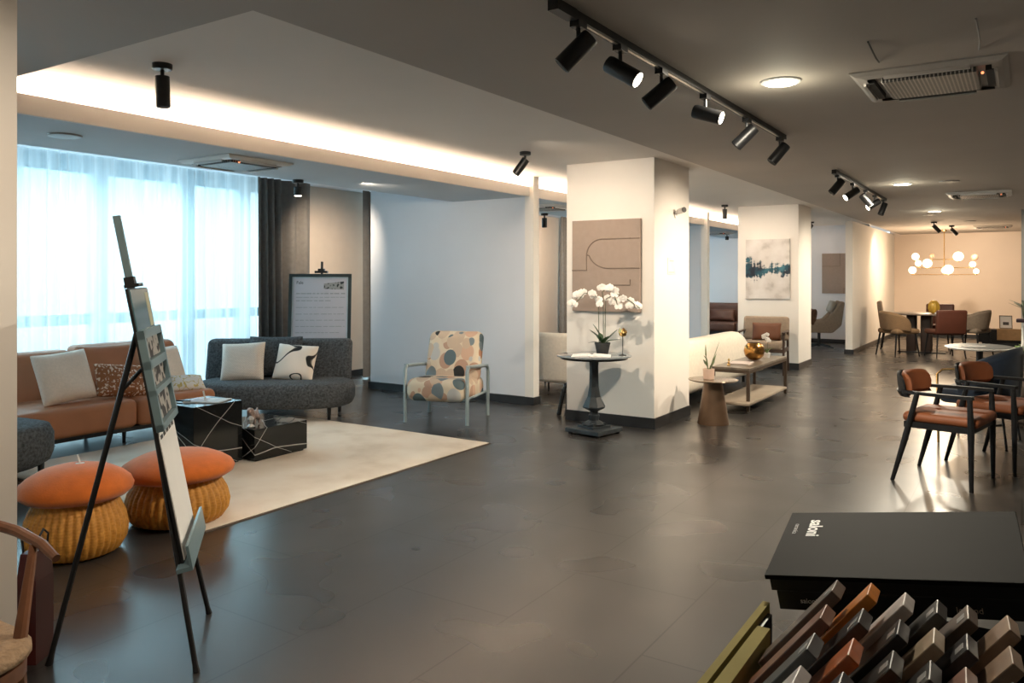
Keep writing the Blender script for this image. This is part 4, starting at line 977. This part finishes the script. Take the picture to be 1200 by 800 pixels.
def shell_chair(lab, x, y, rz, m, kind, hb=.86, legm=BLKW):
    """upholstered dining chair facing local -Y; kind round or square back"""
    t = thing('upholstered_chair', lab, 'chair', (x, y, 0), rz, 'upholstered chairs round the far table')
    obj('seat', bx(-.25, .25, -.27, .23, .40, .49, bev=.04, seg=4), m, t)
    if kind == 'round':
        b = BM(); n = 16; secs = []
        for i in range(n+1):
            a = R(-18+216*i/n); q = math.sin(R(180*i/n)); zt = .62+(hb-.62)*q**.7
            c, s_ = math.cos(a), math.sin(a)
            secs.append([(c*r, s_*r*.9+.0+(.05*k), z) for r, z, k in ((.25, .42, 0), (.29, .42, 0), (.315, zt, 1), (.275, zt, 1))])
        loft(b, secs); obj('backrest', b, m, t, sub=1)
    else:
        obj('backrest', bx(-.25, .25, -.035, .04, 0, hb-.40, bev=.03, seg=3, M=Matrix.Translation((0, .23, .42)) @ Matrix.Rotation(R(-7), 4, 'X')), m, t)
    for sx in (-1, 1):
        for sy in (-1, 1):
            b = BM(); tube(b, [(sx*.24, .26 if sy > 0 else -.25, 0), (sx*.20, sy*.20, .41)], [.011, .017], 8); obj('leg', b, legm, t)
shell_chair('high-backed taupe chair at the left end of the oval table, nearest the white wall', -2.10, 17.0, R(95), TAUPEF, 'square', .92)
shell_chair('sand coloured tub chair on the near left side of the oval table', -1.90, 15.6, R(138), TANF, 'round', .82)
shell_chair('rust chair on the far side of the oval table behind the gold vase', -1.42, 17.45, R(-5), RUST, 'square', .86)
shell_chair('rust square-backed chair on the near side of the oval table, back to the camera', -1.17, 15.75, R(207), RUST, 'square', .82)
shell_chair('taupe round-backed chair at the right end of the oval table', -.80, 16.5, R(-115), TAUPEF, 'round', .84)

# low console at the back wall with framed sign
k = thing('low_console', 'low dark media console with an orange wood drawer front near the back wall', 'console', (-.05, 18.6, 0))
obj('carcass', bx(-.72, .9, -.2, .2, .10, .36), BLKW, k, False)
dr = obj('drawer', bx(-.40, .86, -.26, -.20, .16, .385), OAK, k, False)
obj('plinth', bx(-.66, .86, -.18, .18, 0, .10), BLK, k, False)
t = thing('tabletop_sign', 'small white framed sign standing on the low console', 'sign', (-.30, 18.42, .386), R(8))
Mt = Matrix.Rotation(R(-12), 4, 'X')
obj('frame', frame_bm(.22, .26, .012, .015, Mt), mat('dark_wood_frame', (.10, .06, .03), .5), t, False)
obj('sheet', bx(-.10, .10, -.008, -.002, .01, .25, M=Mt), PAPER, t, False)
obj('printed_photo', bx(-.05, .05, -.0095, -.008, .07, .13, M=Mt), mat('dark_print', (.06, .05, .05), .4), t, False)

# ------------------------------------------------------------------ dark wood armchairs with cognac seats, right
def wood_chair():
    t = thing('leather_dining_chair', 'black wood armchair with cognac leather seat, nearest one at right', 'chair', (-.445, 6.23, 0), R(-11), 'black wood and cognac leather armchairs')
    # faces local +X
    for s_ in (-1, 1):
        y = s_*.275
        b = BM(); tube(b, [(-.27, y*1.04, 0), (-.19, y, .30), (-.115, y*.97, .615)], [.013, .021, .017], 10); obj('leg', b, BLKW, t)
        b = BM(); tube(b, [(.215, y, 0), (.212, y, .40), (.205, y, .60)], [.013, .021, .016], 10); obj('leg', b, BLKW, t)
        b = BM(); prism(b, [(-.235, y*.84-.014*s_), (-.18, y*.93), (-.05, y*1.02), (.10, y*1.05), (.22, y*1.02), (.225, y*.90), (.10, y*.92), (-.05, y*.90), (-.17, y*.82), (-.225, y*.76)], .60, .622); obj('armrest', b, BLKW, t, False)
    b = BM(); box(b, -.20, .22, -.27, -.245, .375, .415); box(b, -.20, .22, .245, .27, .375, .415); box(b, .195, .22, -.27, .27, .375, .415); box(b, -.20, -.175, -.27, .27, .375, .415); obj('seat_frame', b, BLKW, t, False)
    b = BM(); box(b, -.22, .25, -.255, .255, .405, .475, bev=.034, seg=5)
    for v in b.verts: v.co.z += .012*math.cos(v.co.x*6)*math.cos(v.co.y*5)
    obj('seat', b, ORL, t)
    n = 10
    def bent(th, z0, z1, yw, off):
        b = BM(); secs = []
        for i in range(n+1):
            f = -1+2*i/n; y = f*yw; x = -.285+.10*f*f+off; ek = .82+.18*math.sqrt(max(0, 1-abs(f)**8))
            zc = (z0+z1)/2; hh = (z1-z0)/2*ek
            secs.append([(x-th/2, y, zc-hh), (x+th/2, y, zc-hh), (x+th/2-.02, y, zc+hh), (x-th/2-.02, y, zc+hh)])
        loft(b, secs); return b
    obj('back_cushion', bent(.045, .565, .745, .22, .025), ORL, t, sub=1)
    obj('back_shell', bent(.022, .565, .738, .225, -.012), BLKW, t, sub=1)
    obj('back_rail', bent(.035, .570, .605, .235, .0), BLKW, t)
    return t
wc = wood_chair()
dup(wc, (-.14, 7.02, 0), R(-24), 'black wood armchair with cognac leather seat, the one behind the nearest')
# navy tub chair with brass frame
nv = thing('navy_tub_chair', 'navy velvet tub chair with brass tube frame behind the cognac chairs', 'chair', (-.31, 7.85, 0), R(-100))
b = BM(); n = 18; secs = []
for i in range(n+1):
    a = R(-25+230*i/n); q = math.sin(R(180*i/n)); zt = .58+.27*q**.7; c, s_ = math.cos(a), math.sin(a)
    secs.append([(c*r, s_*r, z) for r, z in ((.24, .32), (.29, .32), (.33, zt), (.275, zt))])
loft(b, secs); obj('backrest', b, NAVY, nv, sub=1)
obj('seat', bx(-.25, .25, -.27, .2, .33, .46, bev=.05, seg=4), NAVY, nv)
for s_ in (-1, 1):
    b = BM(); tube(b, [(s_*.31, -.25, 0), (s_*.31, -.26, .58), (s_*.31, -.22, .62), (s_*.31, .12, .66)], .010, 8); obj('brass_tube', b, BRASS, nv)
    b = BM(); tube(b, [(s_*.26, .24, 0), (s_*.24, .2, .34)], .010, 8); obj('leg', b, BLK, nv)
# orange pad behind: small cognac chair back seen above
tb = thing('bistro_table', 'small oval table with pale rim and dark top at the right edge', 'table', (-.36, 8.85, 0))
b = BM(); lathe(b, [(.30, 0), (.315, .006), (.315, .014), (.30, .018)], 48, c=(0, 0, .715), sx=.95, sy=1.25); obj('tabletop', b, mat('pale_rim', (.50, .48, .44), .4), tb)
b = BM(); lathe(b, [(.285, 0), (.29, .003)], 48, c=(0, 0, .733), sx=.95, sy=1.25); obj('dark_inlay', b, mat('dark_glass_inlay', (.03, .045, .05), .35, spec=.3), tb)
b = BM(); lathe(b, [(.03, .02), (.03, .71), (.12, .715)], 20); obj('post', b, BLK, tb)
b = BM(); lathe(b, [(.20, 0), (.20, .012), (.03, .025)], 32); obj('foot', b, BLK, tb)
t = thing('place_card', 'pale brochure lying on the small oval table', 'brochure', (-.40, 8.75, .737), R(20)); obj('sheet', bx(-.10, .10, -.04, .04, 0, .004), mat('brochure_print', (.5, .48, .45), .4, vary=.3, scale=20), t, False)

# planter plinth with greenery at the right edge
pl_ = thing('stone_planter', 'beige stone planter box at the right edge of the room', 'planter', (.10, 9.3, 0))
obj('box', bx(-.20, .25, -.3, .3, 0, .66, bev=.01), mat('beige_stone', (.40, .31, .25), .7, vary=.1), pl_)
rnd = random.Random(11)
for k in range(46):
    x0, y0 = rnd.uniform(-.17, .1), rnd.uniform(-.27, .27); a = rnd.uniform(0, 2*PI); L = rnd.uniform(.05, .12)
    obj('leaf', leaf_bm([(x0, y0, .655), (x0+L*.4*math.cos(a), y0+L*.4*math.sin(a), .70), (x0+L*math.cos(a), y0+L*math.sin(a), .67+rnd.uniform(0, .06))], .022, 5), LEAF2, pl_, keep=180)
fv = thing('white_stem_vase', 'tall white vase with pale leaves cut by the right edge', 'vase', (.005, 9.2, .66))
b = BM(); lathe(b, [(.035, 0), (.04, .02), (.025, .10), (.025, .29), (.03, .30)], 20); obj('vessel', b, PLAST, fv)
obj('dark_lid', bx(-.07, .08, -.06, .06, .30, .335, bev=.01), mat('plum_lid', (.05, .02, .035), .4), fv)
for k in range(9):
    a = k*.7; z = .48+.02*math.sin(k*2.0)
    b = leaf_bm([(0, 0, .33), (.03*math.cos(a), .03*math.sin(a), z-.03), (.10*math.cos(a)-.04, .08*math.sin(a), z+.02)], .02, 6); obj('leaf', b, mat('sage_leaf', (.22, .24, .18), .6, vary=.3), fv, keep=180)

# ------------------------------------------------------------------ wishbone chair and bag at the lower left
wb = thing('round_back_wood_chair', 'wooden chair with curved armrail and woven seat at the lower left corner', 'chair', (-2.35, .79, 0), R(5))
WALN = mat('warm_walnut', (.16, .065, .030), .4, vary=.25, scale=18)
b = BM(); loft(b, [super_loop(.26*k, .26*k, z, 3.0, 28, cx=.03) for k, z in ((.92, .425), (1, .437), (1, .452), (.95, .464), (.6, .468))])
obj('seat', b, mat('woven_cord_seat', (.30, .20, .12), .8, vary=.2, scale=50, bump=.5, bscale=90), wb, keep=180)
b = BM(); loft(b, [super_loop(.25, .25, z, 3.0, 28, cx=.03) for z in (.385, .424)]); obj('seat_frame', b, WALN, wb)
pts = [Vector((.02+.32*math.cos(R(a)) * 1.0, .30*math.sin(R(a)), .69+.03*math.cos(R(a-180)))) for a in range(90, 271, 12)]
pts = [Vector((.21, .29, .650)), Vector((.13, .30, .672))] + pts + [Vector((.13, -.30, .672)), Vector((.21, -.29, .650))]
b = BM(); tube(b, pts, [.011, .014]+[.015]*(len(pts)-4)+[.014, .011], 10); obj('arm_rail', b, WALN, wb)
for x, y, xt, yt in ((.19, .20, .10, .295), (.19, -.20, .10, -.295), (-.20, .18, -.12, .275), (-.20, -.18, -.12, -.275)):
    b = BM(); tube(b, [(x*1.12, y*1.1, 0), (x, y, .42), (xt, yt, .665)], [.012, .019, .011], 10); obj('leg', b, WALN, wb)
for y in (-.06, .06):
    b = BM(); tube(b, [(-.22, y*.6, .44), (-.29, y*1.3, .71)], .010, 8); obj('spindle', b, WALN, wb)
bag = thing('paper_bag', 'dark red upright bag with black cord handles beside the left pillar', 'bag', (-3.05, 1.47, 0), R(33))
b = BM(); loft(b, [[(-.035*k, -.055, z), (.035*k, -.055, z), (.035*k, .055, z), (-.035*k, .055, z)] for k, z in ((1, 0), (1, .30), (.6, .40))]); obj('body', b, mat('dark_red_paper', (.07, .012, .010), .45, vary=.2, scale=6), bag, False)
for s_ in (-1, 1):
    b = BM(); tube(b, [(s_*.02, -.035, .38), (s_*.03, -.03, .45), (s_*.03, 0, .475), (s_*.03, .03, .45), (s_*.02, .035, .38)], .004, 6); obj('handle', b, BLK, bag)

# ------------------------------------------------------------------ sample display stand in the foreground
st = thing('display_stand', 'low black display stand with olive edge strips in the lower right corner', 'display stand', (0, 0, 0))
b = BM(); box(b, -.50, .25, .75, 2.62, .0, .44); obj('cabinet', b, BKC, st, False)
b = BM(); box(b, -.555, -.538, .75, 2.02, .0, .58); obj('edge_strip', b, OLIVE, st, False)
b = BM(); box(b, -.527, -.497, .75, 1.87, .0, .58); obj('edge_strip', b, OLIVE, st, False)
b = BM(); box(b, -.538, -.527, .75, 2.0, 0, .56); obj('side_gap_panel', b, BLK, st, False)
YAW, PIT, ROL = R(4.4), R(6.3), R(-8.8)
MB_ = Matrix.Rotation(YAW, 4, 'Z') @ Matrix.Rotation(PIT, 4, 'X') @ Matrix.Rotation(ROL, 4, 'Y')
fe = MB_.to_euler()
f1 = thing('catalogue_box', 'large flat black catalogue box with white lettering, topmost of the stack', 'catalogue', (-.298, 2.288, .700), rot=fe)
b = BM(); box(b, -.284, .30, -.217, .217, -.012, 0, bev=.002); obj('lid', b, BKC, f1, False)
b = BM(); box(b, -.275, .295, -.205, .212, -.045, -.012); obj('tray', b, BLK, f1, False)
WH = mat('white_lettering', (.80, .80, .78), .5)
ML = Matrix.Translation((-.228, .155, .0006)) @ Matrix.Rotation(-PI/2, 4, 'Z')
obj('lettering', text_bm('saloni', .052, ML, .0004, True), WH, f1, False, label='white word saloni')
obj('small_lettering', text_bm('ceramica', .020, Matrix.Translation((-.262, .125, .0006)) @ Matrix.Rotation(-PI/2, 4, 'Z'), .0003), INKG, f1, False)
f2 = thing('catalogue_box', 'second black catalogue box below the lettered one, with small white spine print', 'catalogue', Vector((-.298, 2.288, .700))+MB_ @ Vector((0.01, .012, -.049)), rot=fe)
b = BM(); box(b, -.275, .285, -.21, .205, -.050, 0, bev=.002); obj('case', b, BLK, f2, False)
obj('spine_lettering', text_bm('saloni', .018, Matrix.Translation((-.22, -.2105, -.034)) @ Matrix.Rotation(PI/2, 4, 'X'), .0004), WH, f2, False)
obj('spine_lettering', text_bm('Iceland', .020, Matrix.Translation((.13, -.2105, -.040)) @ Matrix.Rotation(PI/2, 4, 'X'), .0004), mat('tan_lettering', (.45, .36, .28), .5), f2, False)
b = BM(); box(b, -.24, .24, -.16, .16, 0, .10); o3 = thing('catalogue_box', 'lowest black catalogue box lying flat on the display stand', 'catalogue', (-.22, 2.40, .4405), R(4)); obj('case', b, BLK, o3, False)
# leaning sample planks
SC = {'k': (.030, .027, .026), 'b': (.13, .095, .075), 'r': (.20, .085, .050), 'g': (.045, .052, .055), 'w': (.55, .50, .48), 'o': (.62, .20, .020), 'O': (.46, .12, .030), 'd': (.038, .034, .036), 'y': (.42, .32, .22), 't': (.27, .18, .12), 'p': (.30, .17, .13)}
NM = {'k': 'near-black', 'b': 'grey-brown', 'r': 'reddish brown', 'g': 'slate grey', 'w': 'pale ivory', 'o': 'bright orange', 'O': 'burnt orange', 'd': 'charcoal', 'y': 'light beige', 't': 'tan', 'p': 'pinkish tan'}
DD = Vector((.60, .10, .74)).normalized(); NN = Vector((-.74, 0, .60)).normalized(); YY = DD.cross(NN).normalized()
if YY.y < 0: YY = -YY
GX = (-.345, -.288, -.222, -.150, -.098, -.028); GY = (1.845, 1.705, 1.565, 1.43)
rowsn = ('backmost row', 'second row from the back', 'third row from the back', 'front row'); coln = ('first', 'second', 'third', 'fourth', 'fifth', 'sixth')
grid = ['bowkbt', 'rdkydt', 'gOkkpg', 'wdOkyk']
offs = [(0, 0, 0), (.012, .0, .008), (.012, .005, .0), (0, 0, 0), (.0, .03, -.01), (0, -.01, 0)]
for ci in range(6):
    for ri in range(4):
        cc = grid[ri][ci]; lab = f'{NM[cc]} sample plank, {coln[ci]} from left in the {rowsn[ri]}'
        ax, ay, az = GX[ci]+offs[ci][0]+.006*ri, GY[ri]+offs[ci][1], .735+offs[ci][2]-.004*ri
        A = Vector((ax, ay, az))
        t = thing('sample_plank', lab, 'sample', A, group='sample planks on the display stand')
        M = Matrix(((DD.x, YY.x, NN.x, 0), (DD.y, YY.y, NN.y, 0), (DD.z, YY.z, NN.z, 0), (0, 0, 0, 1)))
        L = .235
        m = mat('sample_'+NM[cc].replace(' ', '_'), SC[cc], .35, vary=.15, scale=30)
        obj('plank', bx(-L, 0, -.095, 0, -.024, 0, M=M, bev=.0015, seg=1), m, t, False)
        if cc in 'kdgb': obj('paper_label', bx(-.030, -.010, -.070, -.040, .0, .0008, M=M), mat('silver_label', (.45, .45, .45), .3, .3), t, False)  # pale patch stands in for glare on the dark planks

# ------------------------------------------------------------------ world and added fill lamps without fittings
w = bpy.data.worlds.new('world'); S.world = w; w.use_nodes = True
w.node_tree.nodes['Background'].inputs[0].default_value = (.75, .90, 1.0, 1); w.node_tree.nodes['Background'].inputs[1].default_value = 1.0
# fill spots added to brighten columns, walls and seating, no fixtures there
spot('wall_washer', (-1.0, 7.15, 2.38), (-2.86, 7.25, 1.2), 150, ang=70, blend=1)
spot('wall_washer', (-3.3, 5.2, 2.44), (-3.3, 6.8, 1.3), 60, ang=100, blend=1)
spot('wall_washer', (-3.3, 10.8, 2.44), (-3.3, 12.34, 1.2), 45, ang=100, blend=1)
spot('wall_washer', (-1.2, 12.7, 2.38), (-2.86, 12.8, 1.2), 80, ang=70, blend=1)
spot('wall_washer', (-2.0, 17.6, 2.38), (-2.62, 18.2, 1.2), 30, ang=120, blend=1)
spot('wall_washer', (-.8, 19.0, 2.38), (-.8, 20.94, 1.2), 45, ang=120, blend=1)
spot('wall_washer', (-6.6, 6.6, 2.5), (-8, 7.6, 1.2), 75, ang=80, blend=1)
spot('wall_washer', (-6.4, 11.6, 2.5), (-8, 13.2, 1.3), 170, ang=90, blend=1)
spot('wall_washer', (-5.2, 5.4, 2.27), (-5.6, 7.38, 1.2), 26, ang=110, blend=1)
spot('wall_washer', (-5.2, 15.6, 2.27), (-5.2, 17.6, .9), 45, ang=120, blend=1)
spot('wall_washer', (-1.5, .9, 2.38), (-2.86, 1.0, 1.0), 45, ang=100, blend=1)
spot('wall_washer', (-4.6, 3.6, 2.47), (-5.2, 4.0, 0), 120, ang=130, blend=1)
